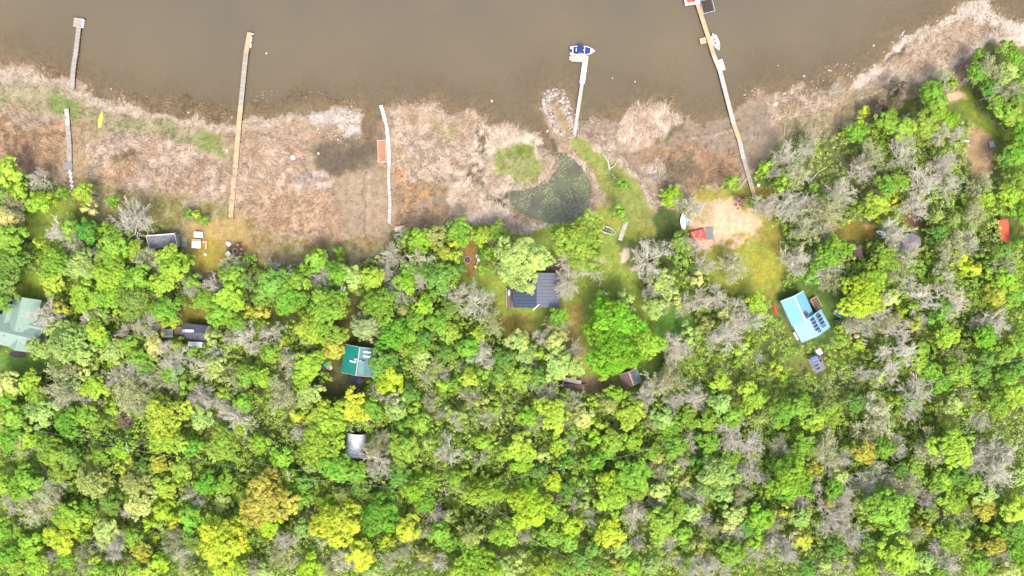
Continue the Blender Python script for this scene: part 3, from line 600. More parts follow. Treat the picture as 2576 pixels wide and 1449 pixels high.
def dock(name, label, pts, w, z, secs, every=4.0, up=0.2, r=0.05, pm=None, w2=None):
    P3 = [P(X, Y, z) for X, Y in pts]; o = P3[-1]; h = thing(name, label, 'dock', (o.x, o.y, 0), 0); off = (o.x, o.y, 0)
    for i, m in enumerate(secs):
        strip(h, P3[i], P3[i+1], w if w2 is None else w2[i], z+0.004*(i % 2), m, off=off)
        posts(h, P3[i], P3[i+1], w, z, every, off, r, up, pm)
    return h, off
# 1 far left grey dock
h, off = dock('dock', 'weathered grey dock at the far left with a square head over the water', [(197.5, 69), (195, 92), (190, 135), (186.5, 155), (183.5, 178), (182, 200), (181.5, 222.5)], 1.12, 0.65, [GREYWOOD]*6, 3.2, 0.35, 0.035, STEEL)
a_, b_ = P(198.5, 45.5, .65), P(195.5, 69, .65); strip(h, a_, b_, 2.35, 0.655, GREYWOOD, 'platform', off=off); posts(h, a_, b_, 2.35, .65, 2, off, .04, .3)
for k in range(4):
    c = P(210.5-k*0.9, 51+k*5.8, .6); MB().lathe([(0.02, -.3), (.17, -.25), (.17, .25), (.02, .3)], 10, (c.x-off[0], c.y-off[1], .55)).build('dock_bumper', WHITE, h)
# 2 boardwalk on the reed bed, left
h, off = dock('boardwalk', 'narrow grey boardwalk across the orange-brown reeds at the far left', [(167, 273), (170, 315), (174, 362), (174.5, 408)], 1.1, 0.75, [PALEWOOD, GREYWOOD, GREYWOOD], 5)
a_, b_ = P(159.5, 417.5, .78), P(181, 417.5, .78); strip(h, a_, b_, 2.1, 0.79, CONC, 'platform', off=off)
for k in range(9):
    c = P(176+k*0.8, 429+k*5.5, .6); MB().box((c.x-off[0], c.y-off[1], .62+0.01*k), (0.5+0.4*(k % 2), 0.42, .08), 0.2*(-1)**k, tint=random.uniform(.9, 1.2)).build('step_board', OFFWHITE, h)
# 3 long fresh dock
h, off = dock('dock', 'long straight dock of new orange boards with a greyer middle, left of centre', [(628, 81.5), (618.5, 134), (605.5, 266), (602, 300), (593, 410), (587, 470), (580, 547)], 1.16, 0.7, [NEWWOOD, GREYWOOD, SANDWOOD, NEWWOOD, SANDWOOD, NEWWOOD], 4.0, 0.05, 0.07)
bm_ = P(635, 86, .6); MB().box((bm_.x-off[0], bm_.y-off[1], .68), (.5, .22, .2), -.3).build('cleat_board', WHITE, h)
for X, Y in ((632.3, 99), (630.8, 114)):
    c = P(X, Y, .6); MB().box((c.x-off[0], c.y-off[1], .62), (.2, 1.1, .3), -0.1).build('dock_bumper', WHITE, h)
# 4 white boardwalk
h, off = dock('boardwalk', 'bent white sectional boardwalk from the mud channel to the wood edge', [(958, 265), (969, 303), (973, 320), (977, 362), (978.5, 412), (977.5, 450), (981, 507), (979.5, 563)], 0.78, 0.62, [WHITE, PALEWOOD, WHITE, WHITE, PALEWOOD, PALEWOOD, PALEWOOD], 3.0, 0.15, 0.04, STEEL)
# 5 terracotta raft
c, a, L, Wd = fit([(947, 352.5), (968.5, 352), (974, 407), (953.5, 408)], 0.4); h = thing('raft', 'terracotta-topped swim raft with white edging beside the white boardwalk', 'raft', (c.x, c.y, 0.05), a)
MB().box((0, 0, .28), (L-.2, Wd-.2, .1)).build('deck', TERRA, h)
b = MB()
for s in (-1, 1): b.box((0, s*(Wd/2-.04), .3), (L, .08, .18)); b.box((s*(L/2-.04), 0, .3), (.08, Wd-.16, .18))
b.build('edge', OFFWHITE, h)
for s in (-1, 1): MB().tube((s*L*.3, -Wd/2+.2, .05), (s*L*.3, Wd/2-.2, .05), .17, n=10).build('float', BLK, h)
# 6 boat dock
h, off = dock('dock', 'dock with a bright white section between the rock spit and motorboat', [(1472, 156), (1464.3, 210), (1445, 338)], 1.2, 0.6, [WHITE, PALEWOOD], 3.5, 0.1, 0.045, None, [1.2, .86])
a_, b_ = P(1436, 146.3, .6), P(1480, 148.3, .6); strip(h, a_, b_, 1.62, 0.605, PALEWOOD, 'platform', off=off); posts(h, a_, b_, 1.6, .6, 2.2, off)
for k in range(2):
    c = P(1434, 144+k*5, .6); MB().lathe([(0.02, -.25), (.13, -.2), (.13, .2), (.02, .25)], 10, (c.x-off[0], c.y-off[1], .55)).build('dock_bumper', WHITE, h)
# 8 long right dock
h, off = dock('dock', 'longest dock, slanting down to the sandy yard, orange near its far end and grey below', [(1754, 7), (1784, 100), (1795, 137), (1812, 180), (1846, 312), (1860, 352), (1871, 400), (1891, 470), (1904, 519)], 1.02, 0.75, [NEWWOOD, NEWWOOD, PALEWOOD, PALEWOOD, NEWWOOD, PALEWOOD, GREYWOOD, SANDWOOD], 3.6, 0.06, 0.06)
a_, b_ = P(1746, -22, .75), P(1735, 14, .75); strip(h, P(1737, -24, .75), P(1742, 12, .75), 3.6, 0.77, OFFWHITE, 'platform', off=off)
a_, b_ = P(1761, 104.5, .6), P(1776, 101, .6); strip(h, a_, b_, 1.5, .66, SANDWOOD, 'side_platform', off=off)
h2 = thing('raft', 'small cream floating mat tied beside the longest dock', 'raft', (P(1814, 163.5, .3).x, P(1814, 163.5, .3).y, 0.0), math.atan2(-(176-151), (1811-1803.5)))
MB().box((0, 0, .22), (2.65, 1.45, .12), 0).build('deck', OFFWHITE, h2); MB().box((0, 0, .1), (2.45, 1.25, .12), 0).build('float', BLK, h2)
def chair(name, label, X, Y, rz, mat, group=None, z=None, s=1.0, parentless=True):
    p = G(X, Y) if z is None else P(X, Y, z); h = thing(name, label, 'chair', (p.x, p.y, p.z), rz, group); h.scale = (s, s, s)
    b = MB(); [b.box((-0.26+.105*i, 0, .36+.02*i), (.095, .56, .025), ry=-.15) for i in range(6)]; b.build('seat', mat, h)
    b = MB(); [b.box((-.36, -.24+.12*i, .66+.03*(2-abs(i-2))), (.03, .11, .7), ry=-.35) for i in range(5)]; b.build('backrest', mat, h)
    for s_ in (-1, 1):
        MB().box((0, s_*.34, .56), (.68, .13, .03)).build('armrest', mat, h); MB().box((.26, s_*.3, .28), (.09, .035, .54)).build('leg', mat, h); MB().box((-.3, s_*.3, .2), (.09, .035, .4), ry=.2).build('leg', mat, h)
    return h
WHITEC = WHITE
chair('deck_chair', 'left red-framed chair on the head of the longest dock', 1732, 4, 1.2, REDP, None, .8)
chair('deck_chair', 'right red-framed chair on the head of the longest dock', 1742, 3, 2.4, REDP, None, .8)
# 9 boat lift
p0 = P(1779.5, 15, .6); h = thing('boat_lift', 'empty grey metal boat lift beside the top of the longest dock', 'boat lift', (p0.x, p0.y, 0), math.radians(15+0))
b = MB()
for s in (-1, 1): b.beam((s*1.45, -1.7, .75), (s*1.45, 1.7, .75), .14, .12)
b.beam((-1.45, -1.6, .7), (1.45, -1.6, .7), .14, .1); b.beam((-1.45, 1.6, .7), (1.45, 1.6, .7), .1, .1); b.build('frame', STEEL, h)
for k in range(5): MB().beam((-1.0+k*.5, -1.5, .45), (-1.0+k*.5, 1.5, .45), .16, .12).build('bunk', DARKWOOD, h)
for sx in (-1, 1):
    for sy in (-1, 1): MB().tube((sx*1.45, sy*1.75, -1.2), (sx*1.45, sy*1.75, 1.0), .06, n=8).build('leg', STEEL, h)
# boats ------------------------------------------------------
def hull(L, Wd, H, tr=0.75, n=14, t=0.06, full=0.55):
    # open hull, bow at +x: outer and inner skins joined at the gunwale
    st = []; 
    for i in range(n+1):
        u = i/n; w = Wd/2*(tr+(1-tr)*math.sin(min(u/full, 1)*PI/2)) if u < full else Wd/2*(1-((u-full)/(1-full))**2.1)
        w = max(w, .02); x = -L/2+L*u; k = max(0, (u-.55)/.45)**2
        st.append([(x, -w, H*(1+.18*k)), (x-(.06 if 1 else 0)*0, -w*.86, H*.35+H*.25*k), (x, 0, H*.02+H*.5*k), (x, w*.86, H*.35+H*.25*k), (x, w, H*(1+.18*k))])
    V = [p for s in st for p in s]; F = [(i*5+j, i*5+j+1, (i+1)*5+j+1, (i+1)*5+j) for i in range(n) for j in range(4)]+[(0, 1, 2, 3, 4)[::-1]]
    m = len(V); V2 = [(x*(1-t*1.2)-0.01, y*(1-2*t*1.1) if abs(y) > .03 else y*.3, z+.0 if j in (0, 4) else z+.05) for i, s in enumerate(st) for j, (x, y, z) in enumerate(s)]
    F2 = [tuple(m+q for q in f)[::-1] for f in F[:-1]]+[(m, m+1, m+2, m+3, m+4)]
    F3 = [(i*5, (i+1)*5, m+(i+1)*5, m+i*5) for i in range(n)]+[(i*5+4, m+i*5+4, m+(i+1)*5+4, (i+1)*5+4) for i in range(n)]+[(0, m, m+4, 4)]
    return MB().add(V+V2, F+F2+F3)
def deckpoly(L, Wd, tr, full, u0, u1, sc, n=10):
    pts = []
    for i in range(n+1):
        u = u0+(u1-u0)*i/n; w = Wd/2*(tr+(1-tr)*math.sin(min(u/full, 1)*PI/2)) if u < full else Wd/2*(1-((u-full)/(1-full))**2.1)
        pts.append((-L/2+L*u, max(w*sc, .01)))
    return [(x, -y) for x, y in pts]+[(x, y) for x, y in pts[::-1]]
pb = P(1468, 127.5, .6); h = thing('motorboat', 'white motorboat with royal blue canvas top and bow cover moored at the dock head', 'motorboat', (pb.x, pb.y, -0.1), math.radians(-2))
L, Wd = 5.4, 2.25
hull(L, Wd, .85, .86, 16, .05, .5).build('hull', WHITE, h, smooth=False)
MB().prism(deckpoly(L, Wd, .86, .5, .80, .985, .93), .86, .96).build('bow_deck', WHITE, h)
MB().prism(deckpoly(L, Wd, .86, .5, .56, .80, .80), .88, .93).build('bow_cover', BLUECAN, h)
MB().prism(deckpoly(L, Wd, .86, .5, .46, .56, .92), .84, .9).build('dashboard', OFFWHITE, h)
for s in (-1, 1): MB().slab([(-L/2+L*.54, s*.2, .92), (-L/2+L*.52, s*.95, .92), (-L/2+L*.47, s*.9, 1.3), (-L/2+L*.49, s*.2, 1.3)], .02).build('windscreen', GLASS, h)
MB().prism(deckpoly(L, Wd, .86, .5, .04, .26, .82), .78, .84).build('stern_cover', BLUEDK, h)
MB().box((-L/2+L*.17, .1, .88), (.3, .9, .06)).build('clear_panel', PALEGLASS, h)
tp = MB().add([(-L/2+L*.22+i*.35, y*1.0, 1.75+.1*math.cos(y)-.06*abs(i-2)+0*1) for i in range(5) for y in (-1.0, -.5, 0, .5, 1.0)], [(i*5+j, (i+1)*5+j, (i+1)*5+j+1, i*5+j+1) for i in range(4) for j in range(4)])
o = tp.build('canvas_top', BLUECAN, h); md_ = o.modifiers.new('thickness', 'SOLIDIFY'); md_.thickness = .04
for s in (-1, 1): MB().tube((-L/2+L*.3, s*1.0, .85), (-L/2+L*.24, s*.98, 1.75), .02, n=6).build('canopy_pole', STEEL, h); MB().box((-L/2-.25, s*.75, .35), (.55, .5, .12)).build('swim_platform', WHITE, h)
o = MB().lathe([(.02, .0), (.2, .05), (.24, .3), (.2, .5), (.05, .58)], 12, (-L/2-.55, 0, .75), 1.2, .9).build('outboard_motor', BLK, h); MB().box((-L/2-.5, 0, .35), (.18, .14, 1.0)).build('motor_leg', BLK, o); MB().lathe([(.02, 0), (.14, .03), (.02, .08)], 10, (-L/2-.45, .1, 1.33)).build('motor_cap', PALEGLASS, o)
# aluminium rowboat
def rowboat(label, X, Y, rz, L, Wd, mat, name='rowboat', z=0.0, benches=3, motor=True, H=.55, group=None, roll=0.0):
    p = P(X, Y, .4); h = thing(name, label, 'boat', (p.x, p.y, z), rz, group); h.rotation_euler[0] = roll
    hull(L, Wd, H, .8, 14, .05, .45).build('hull', mat, h)
    for k in range(benches):
        u = .12+.24*k; w = Wd*(.8+.2*math.sin(min(u/.45, 1)*PI/2) if u < .45 else 1-((u-.45)/.55)**2.1)*.86
        MB().box((-L/2+L*u, 0, H*.72), (.38, w, .05)).build('bench', mat, h)
    MB().prism(deckpoly(L, Wd, .8, .45, .88, .985, .9), H*1.02, H*1.1).build('bow_deck', mat, h)
    MB().prism(deckpoly(L, Wd, .8, .45, .05, .8, .6), H*.2, H*.24).build('floor', CONC, h)
    if motor:
        o = MB().lathe([(.02, 0), (.15, .04), (.17, .25), (.04, .4)], 10, (-L/2-.25, 0, .55), 1.3, 1).build('outboard_motor', WHITE, h); MB().box((-L/2-.2, 0, .2), (.12, .1, .8)).build('motor_leg', WHITE, o)
    return h
rowboat('open aluminium fishing boat with three bench seats beside the longest dock', 1801.5, 108, math.radians(-68), 3.9, 1.75, ALU, 'fishing_boat', -.08)
MB().tube((0, 0, 0), (.1, 1.6, 0), .09, n=8)
def canoe(label, X, Y, rz, L, Wd, mat, name='canoe', z0=None, group=None, flip=False, dz=0.0, cat='canoe', pointed=True):
    p = G(X, Y); h = thing(name, label, cat, (p.x, p.y, p.z+dz), rz, group)
    n = 18; V = []; F = []
    for i in range(n+1):
        u = -1+2*i/n; w = Wd/2*max(.03, (1-abs(u)**2.2)); k = .25*abs(u)**4
        for j in range(7):
            a = PI*j/6; z = math.sin(a); V.append((u*L/2, w*math.cos(a), (.36*z*(1-.4*u*u) if flip else .36*(1-z)+k)+.04))
    F = [(i*7+j, i*7+j+1, (i+1)*7+j+1, (i+1)*7+j) for i in range(n) for j in range(6)]
    o = MB().add(V, F).build('hull', mat, h, smooth=True); md_ = o.modifiers.new('thickness', 'SOLIDIFY'); md_.thickness = .025
    if flip: MB().beam((-L*.46, 0, .42), (L*.46, 0, .42), .04, .05).build('keel', mat, h)
    else:
        for s in (-.25, .28): MB().box((L*s, 0, .33), (.25, Wd*.82, .03)).build('seat', BROWNWOOD, h)
        b = MB()
        for s in (-1, 1):
            pts = [(-1+2*i/n) for i in range(n+1)]
            for u, v in zip(pts[:-1], pts[1:]): b.beam((u*L/2, s*Wd/2*max(.03, 1-abs(u)**2.2), .41+.25*abs(u)**4), (v*L/2, s*Wd/2*max(.03, 1-abs(v)**2.2), .41+.25*abs(v)**4), .035, .035)
        b.build('gunwale', mat, h)
    return h
canoe('yellow overturned canoe lying beside the boat ramp rails on the left shore', 253.5, 301, math.radians(78), 4.2, 1.15, YEL, flip=True)
p = G(263, 285); h = thing('boat_ramp', 'ladder-like pale rail track running from the left shore beside the yellow canoe', 'rail track', (p.x, p.y, p.z), math.radians(84))
for s in (-1, 1): MB().beam((-3.6, s*.38, .16), (3.6, s*.38, .16), .08, .08).build('rail', PALEWOOD, h)
for k in range(9): MB().beam((-3.3+k*.82, -.45, .1), (-3.3+k*.82, .45, .1), .09, .05).build('rung', PALEWOOD, h)
# sailboat on the sandy yard and blue dinghy
p = G(1717, 558); h = thing('sailing_dinghy', 'slim white sailing dinghy with its mast laid along it beside the sand', 'sailboat', (p.x, p.y, p.z+.1), math.radians(94))
L, Wd = 4.0, 1.3; hull(L, Wd, .5, .6, 14, .04, .5).build('hull', WHITE, h); MB().prism(deckpoly(L, Wd, .6, .5, .0, .985, .93), .46, .5).build('deck', WHITE, h)
MB().box((-.5, .2, .52), (.7, .12, .03)).build('centreboard_slot', BLK, h); MB().tube((-2.9, .25, .62), (2.6, .3, .62), .045, n=8).build('mast', SANDWOOD, h)
for s in (-1, 1): MB().box((s*1.0, 0, .0), (.15, .9, .2)).build('cradle', GREYWOOD, h)
p = G(1727, 557); h = thing('pedal_boat', 'light blue plastic paddle boat against the side of the white sailing dinghy', 'boat', (p.x, p.y, p.z+.05), math.radians(-88))
b = MB().prism([(-.95, -.4), (.75, -.4), (.98, -.2), (.98, .2), (.75, .4), (-.95, .4)], 0, .3); b.build('hull', BLUEPL, h, bevel=.06)
for s in (-1, 1): MB().box((-.05, s*.33, .36), (1.6, .1, .12)).build('side_tube', BLUEPL, h, bevel=.03)
MB().box((-.75, 0, .4), (.2, .6, .1)).build('seat', BLK, h)
# red tarp shelter and grey deck
c, a, L, Wd = fit([(1734, 580.5), (1772, 573.5), (1776, 602), (1738, 611)], 1.0); g0 = gz(c.x, c.y)
h = thing('tarp', 'bright red tarp spread over a low platform beside the sand', 'tarp', (c.x, c.y, g0), a); foot(c, L, Wd, a)
n = 10; V = [(-L/2+L*i/n, -Wd/2+Wd*j/n, .75+.06*math.sin(i*1.7+j)+.05*math.cos(j*2.1)-(0.25 if i in (0, n) or j in (0, n) else 0)) for i in range(n+1) for j in range(n+1)]
o = MB().add(V, [(i*(n+1)+j, (i+1)*(n+1)+j, (i+1)*(n+1)+j+1, i*(n+1)+j+1) for i in range(n) for j in range(n)]).build('sheet', TARP, h, smooth=True); md_ = o.modifiers.new('t', 'SOLIDIFY'); md_.thickness = .02
MB().box((0, 0, .28), (L*.9, Wd*.9, .56)).build('platform', BROWNWOOD, h)
def deck(name, label, cs, z, mat, pl=.16, along=True, cat='deck', legs=True, rail=None, group=None):
    c, a, L, Wd = fit(cs, z); g0 = gz(c.x, c.y); h = thing(name, label, cat, (c.x, c.y, g0), a, group); foot(c, L, Wd, a); zz = max(z-g0, .25); b = MB()
    n = max(2, int((Wd if along else L)/pl)); st = (Wd if along else L)/n
    for i in range(n):
        if along: b.box((0, -Wd/2+(i+.5)*st, zz), (L, st-.02, .05), tint=random.uniform(.82, 1.12))
        else: b.box((-L/2+(i+.5)*st, 0, zz), (st-.02, Wd, .05), tint=random.uniform(.82, 1.12))
    b.build('boards', mat, h); b = MB()
    for s in (-1, 1): b.beam((-L/2+.1, s*(Wd/2-.12), zz-.11), (L/2-.1, s*(Wd/2-.12), zz-.11), .06, .16)
    b.build('joists', DARKWOOD, h)
    for sx in (-1, 1):
        for sy in (-1, 1): MB().box((sx*(L/2-.2), sy*(Wd/2-.2), (zz-.2)/2-.2), (.1, .1, max(.1, zz+.2))).build('post', DARKWOOD, h)
    if rail: 
        b = MB()
        for s_ in rail:
            q = {'+x': ((L/2, -Wd/2), (L/2, Wd/2)), '-x': ((-L/2, -Wd/2), (-L/2, Wd/2)), '+y': ((-L/2, Wd/2), (L/2, Wd/2)), '-y': ((-L/2, -Wd/2), (L/2, -Wd/2))}[s_]
            b.beam((*q[0], zz+.9), (*q[1], zz+.9), .1, .05)
            for t_ in np.linspace(0, 1, 5): x, y = q[0][0]+(q[1][0]-q[0][0])*t_, q[0][1]+(q[1][1]-q[0][1])*t_; b.box((x, y, zz+.45), (.06, .06, .85))
        b.build('railing', PALEWOOD, h)
    return h
deck('deck', 'square grey board platform between the red tarp and the sand', [(1773, 572.5), (1792, 571), (1797, 602), (1777.5, 603.5)], .5, DOCKGREY, along=False)
# lake-side lawn dock sections and trailer
deck('dock_section', 'upper pale slatted dock section lying on the lawn', [(1572.6, 551.8), (1582.6, 554.8), (1574.3, 579.2), (1564, 576.2)], .9, PALEWOOD, .3, True, 'dock section', group='dock sections on the lawn')
deck('dock_section', 'lower pale slatted dock section lying on the lawn', [(1563.7, 577.2), (1574, 580.2), (1564.6, 605.2), (1554, 602.2)], .9, PALEWOOD, .3, True, 'dock section', group='dock sections on the lawn')
for o in [o for o in bpy.data.objects if o.name.startswith('dock_section')]: o.location.z -= .35
p = G(1528, 580); h = thing('boat_trailer', 'empty boat trailer with bunks and black wheels on the lawn by the pond', 'trailer', (p.x, p.y, p.z), math.radians(-20))
b = MB()
for s in (-1, 1): b.beam((-1.7, s*.62, .5), (1.3, s*.62, .5), .1, .1); b.beam((1.3, s*.62, .5), (2.2, .02*s, .45), .08, .08)
for k in range(5): b.beam((-1.6+k*.65, -.6, .47), (-1.6+k*.65, .6, .47), .07, .06)
b.build('frame', STEEL, h)
for s in (-1, 1):
    MB().beam((-1.6, s*.3, .62), (.9, s*.3, .62), .12, .06).build('bunk', DARKWOOD, h)
    MB().tube((-.4, s*.82-.09, .3), (-.4, s*.82+.09, .3), .3, n=14).build('wheel', BLK, h); MB().box((-.4, s*.82, .64), (.8, .24, .04)).build('fender', STEEL, h)
    MB().beam((-1.9, s*.75, .9), (1.0, s*.75, .9), .06, .06).build('guide_rail', OFFWHITE, h)
# ------------------------------------------------------------ buildings
h, L, Wd, g0 = house('shed', 'grey shingled shed with a beige end wall near the long fresh dock', 'shed', [(371.5, 590), (441, 585), (448, 621), (376, 626.5)], 2.5, 3.4, BEIGE, SHG, v0=1.35, ev2=2.3, trim=OFFWHITE, wins=(('+x', -.2, 1.5, .5, .6),), dr=('-x', 0, GREYWOOD))
h, L, Wd, g0 = house('shed', 'two-tone hut with one brown and one mottled blue-grey roof slope', 'shed', [(1579.3, 933.5), (1593.7, 971), (1593.7, 971), (1579.3, 933.5)], 2.4, 3.4, BRSID, SHM, mat2=SHB) if 0 else house('shed', 'two-tone hut with one brown and one mottled blue-grey roof slope', 'shed', [(1555.5, 942), (1569, 974.5), (1615, 960), (1603, 926)], 2.4, 3.5, BRSID, SHM, mat2=SHB, trim=SANDWOOD, dr=('-x', .1, BROWNWOOD))
# main cottage
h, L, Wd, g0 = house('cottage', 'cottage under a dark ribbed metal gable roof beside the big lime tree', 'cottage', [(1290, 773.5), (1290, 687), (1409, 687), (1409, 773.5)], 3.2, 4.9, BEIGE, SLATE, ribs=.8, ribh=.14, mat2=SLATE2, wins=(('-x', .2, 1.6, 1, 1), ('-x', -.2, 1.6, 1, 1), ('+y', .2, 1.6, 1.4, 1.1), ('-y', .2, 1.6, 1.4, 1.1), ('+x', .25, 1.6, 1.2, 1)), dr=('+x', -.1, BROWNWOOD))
MB().box((L/2-.2, .3, .6), (.01, .01, .01))
MB().tube((-L/2-.6, .9, 4.45), (-L/2+.8, -.6, 4.55), .1, n=8).build('stove_pipe', WHITE, h)
deck('porch', 'narrow brown porch along the left side of the dark ribbed cottage', [(1274, 725), (1289.5, 725), (1289.5, 774), (1274, 774)], 1.0, BROWNWOOD, .16, False, 'porch', rail=['-x'])
deck('deck', 'brown deck with a rail above the dark ribbed cottage', [(1366, 660), (1440, 660), (1440, 686), (1366, 686)], 1.0, BROWNWOOD, .16, False, rail=['+y'])
MB_ = None
canoe('grey-green canoe lying on the brown porch beside the ribbed cottage', 1280.5, 736, math.radians(88), 1.9, .75, PALEGLASS, 'kayak', flip=True, dz=1.0, cat='kayak')
# sage roofed house, three crossing gables
c, a, L, Wd = fit([(-60, 802), (92, 821), (80, 871), (-60, 851)], 3.5)
c = P(14, 831, 3.5); a = math.atan2(-(836-812), (105-0)); g0 = gz(c.x, c.y)
h = thing('house', 'large house at the left edge with crossing sage green shingled roofs', 'house', (c.x, c.y, g0), a); foot(c, 20, 8, a); foot(P(68, 795, 3.5), 6, 8, a); foot(P(58, 850, 3.5), 5, 7, a)
walls(19, 6.6, 3.2, 5.4, BEIGE, h, name='wall'); gable_roof(19, 7.2, 3.2, 5.4, SAGE, h)
def loc_(X, Y, z):
    q = P(X, Y, z)-Vector((c.x, c.y, 0)); return (q.x*math.cos(a)+q.y*math.sin(a), -q.x*math.sin(a)+q.y*math.cos(a))
l1 = loc_(58, 790, 4.5); walls(7.6, 6.2, 3.6, 5.6, BEIGE, h, c=l1, rz=PI/2, name='wall'); gable_roof(8.2, 6.6, 3.6, 5.6, SAGE, h, c=l1, rz=PI/2)
l1 = loc_(54, 852, 4.0); walls(5.0, 5.2, 3.1, 4.8, BEIGE, h, c=l1, rz=PI/2, name='wall'); gable_roof(5.6, 5.6, 3.1, 4.8, SAGE, h, c=l1, rz=PI/2)
l1 = loc_(22, 790, 4.0); walls(4.6, 3.4, 3.0, 4.3, BEIGE, h, c=l1, rz=PI/2, name='wall'); gable_roof(5.0, 3.8, 3.0, 4.3, SAGE, h, c=l1, rz=PI/2)
l1 = loc_(92, 820, 4.0); walls(4.6, 4.2, 3.0, 4.5, BEIGE, h, c=l1, name='wall'); gable_roof(5.0, 4.6, 3.0, 4.5, SAGE, h, c=l1)
for X, Y in ((18, 844), (57, 828)):
    q = loc_(X, Y, 4.6); MB().tube((q[0], q[1], 4.0), (q[0], q[1], 5.2), .08, n=8).build('vent_pipe', BLK, h)
window(h, 9.3, 0.5, 1.6, 1.2, 1.0, (1, 0)); window(h, 9.3, -1.5, 1.6, 1.2, 1.0, (1, 0)); door(h, 6.5, -3.05, .1, .9, 2, (0, -1), WHITE)
deck('deck', 'orange-stained deck at the right corner of the sage-roofed house', [(104, 838), (131, 838), (131, 861), (104, 861)], 1.2, REDWOOD)
deck('deck', 'reddish-brown deck above the right end of the sage-roofed house', [(98, 771), (116, 774), (113, 792), (96, 789)], 1.2, REDWOOD)
p = G(45, 892); h = thing('flower_bed', 'oval mulched garden bed on the lawn below the sage-roofed house', 'garden bed', (p.x, p.y, p.z), math.radians(-4))
MB().lathe([(1.02, -.05), (1.0, .14), (.7, .2), (.05, .22)], 28, sx=2.0, sy=.72).build('mulch', ASH, h); MB().lathe([(1.06, -.1), (1.06, .12), (1.0, .12), (1.0, -.1)], 28, sx=2.02, sy=.74).build('edging', BROWNWOOD, h)
# small dark roofed cabin
h, L, Wd, g0 = house('cabin', 'small cabin with a charcoal shingle roof and old window frames laid on it', 'cabin', [(460, 814), (526, 818), (514, 858), (459, 850)], 3.0, 4.0, WHITE, SHD, dr=('-x', .1, WHITE), wins=(('+x', 0, 1.6, .8, .8), ('+y', .2, 1.6, 1, .9)))
for k in range(4):
    fr_ = thing('window_frame', 'old white window frame lying on the charcoal cabin roof, %s from the left' % ('first', 'second', 'third', 'fourth')[k], 'window frame', (0, 0, 0), 0, 'window frames on the cabin roof')
    q = P(461.5+k*6.8, 832+.4*k, 4.3); fr_.location = (q.x, q.y, 4.02-.03*k); fr_.rotation_euler = (-.12, 0, -.06)
    b = MB(); [b.box((s*.3, 0, 0), (.05, .6, .05)) for s in (-1, 1)]; [b.box((0, s*.28, 0), (.55, .05, .05)) for s in (-1, 0, 1)]; b.build('frame', WHITE, fr_); MB().box((0, 0, -.01), (.55, .5, .015)).build('pane', GLASS if k == 0 else PALEGLASS, fr_)
h, L, Wd, g0 = house('shed', 'flat white-roofed extension below the charcoal-roofed cabin', 'shed', [(473, 859), (510, 861), (509, 876), (474, 875)], 2.2, 2.5, WHITE, WHITE, over=.15)
deck('deck', 'orange plywood landing left of the charcoal-roofed cabin', [(439, 822), (457, 822), (457, 841), (439, 841)], .9, NEWWOOD)
deck('platform', 'pinkish-grey metal sheet platform left of the orange landing', [(405, 828), (434, 827), (436, 849), (407, 849)], .9, OFFWHITE, .5, cat='platform')
# teal house
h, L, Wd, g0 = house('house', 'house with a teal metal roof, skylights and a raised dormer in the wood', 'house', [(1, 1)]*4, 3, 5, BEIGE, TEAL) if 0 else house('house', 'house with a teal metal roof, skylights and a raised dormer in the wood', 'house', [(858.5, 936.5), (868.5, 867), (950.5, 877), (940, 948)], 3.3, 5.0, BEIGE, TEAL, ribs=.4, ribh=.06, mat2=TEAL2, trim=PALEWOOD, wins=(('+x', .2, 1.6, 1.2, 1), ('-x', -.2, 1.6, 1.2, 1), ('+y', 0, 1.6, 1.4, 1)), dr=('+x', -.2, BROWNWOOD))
# local x = up the picture, local y negative = right side? resolved below
e_, r_ = 3.3-g0, 5.0-g0
def loc_h(hh, X, Y, z):
    q = P(X, Y, z); M_ = Matrix.Translation(hh.location) @ hh.rotation_euler.to_matrix().to_4x4(); v = M_.inverted() @ q; return v
for X0, Y0, X1, Y1, nm in ((916, 883, 932, 889.5, 'skylight'), (915, 894, 930, 900, 'skylight'), (880, 906.5, 896, 912.5, 'skylight')):
    a1 = loc_h(h, X0, Y0, 4.4); a2 = loc_h(h, X1, Y1, 4.4); xs = sorted((a1.x, a2.x)); ys = sorted((a1.y, a2.y))
    o = on_slope(h, nm, WHITE, xs[0], xs[1], ys[0], ys[1], Wd, e_, r_, .12, .06)
    if X0 == 880: on_slope(h, 'skylight_pane', GLASS, xs[0]+.15, xs[1]-.15, ys[0]+.4, ys[1]-.1, Wd, e_, r_, .05, .16)
q = loc_h(h, 896, 903.5, 5); o = MB().tube((q.x, q.y, r_-.8), (q.x, q.y, r_+.5), .14, n=10).build('chimney', WHITE, h); MB().lathe([(.26, 0), (.05, .2)], 10, (q.x, q.y, r_+.5)).build('chimney_cap', WHITE, o)
q0, q1 = loc_h(h, 898, 909.5, 5), loc_h(h, 909, 907.5, 5); MB().beam((q0.x, q0.y, r_-.25), (q1.x, q1.y, r_+.1), .28, .12).build('ridge_vent', WHITE, h)
a1 = loc_h(h, 899, 941, 5.2); a2 = loc_h(h, 917.5, 909, 5.2); xs = sorted((a1.x, a2.x)); ys = sorted((a1.y, a2.y))
MB().slab([(xs[0], ys[0], r_-.15), (xs[1], ys[0], r_-.15), (xs[1], ys[1], r_+.22), (xs[0], ys[1], r_+.22)], .1).build('dormer_roof', TEAL2, h)
MB().box(((xs[0]+xs[1])/2, (ys[0]+ys[1])/2, r_-.75), (xs[1]-xs[0]-.3, ys[1]-ys[0]-.3, 1.1)).build('dormer_wall', BEIGE, h)
deck('deck', 'weathered brown entry deck above the teal-roofed house', [(918, 850), (943, 850), (943, 872), (918, 872)], .8, BROWNWOOD)
p = G(889, 952); h = thing('trampoline', 'black round trampoline with a collapsed net below the teal-roofed house', 'trampoline', (p.x, p.y, p.z), .5)
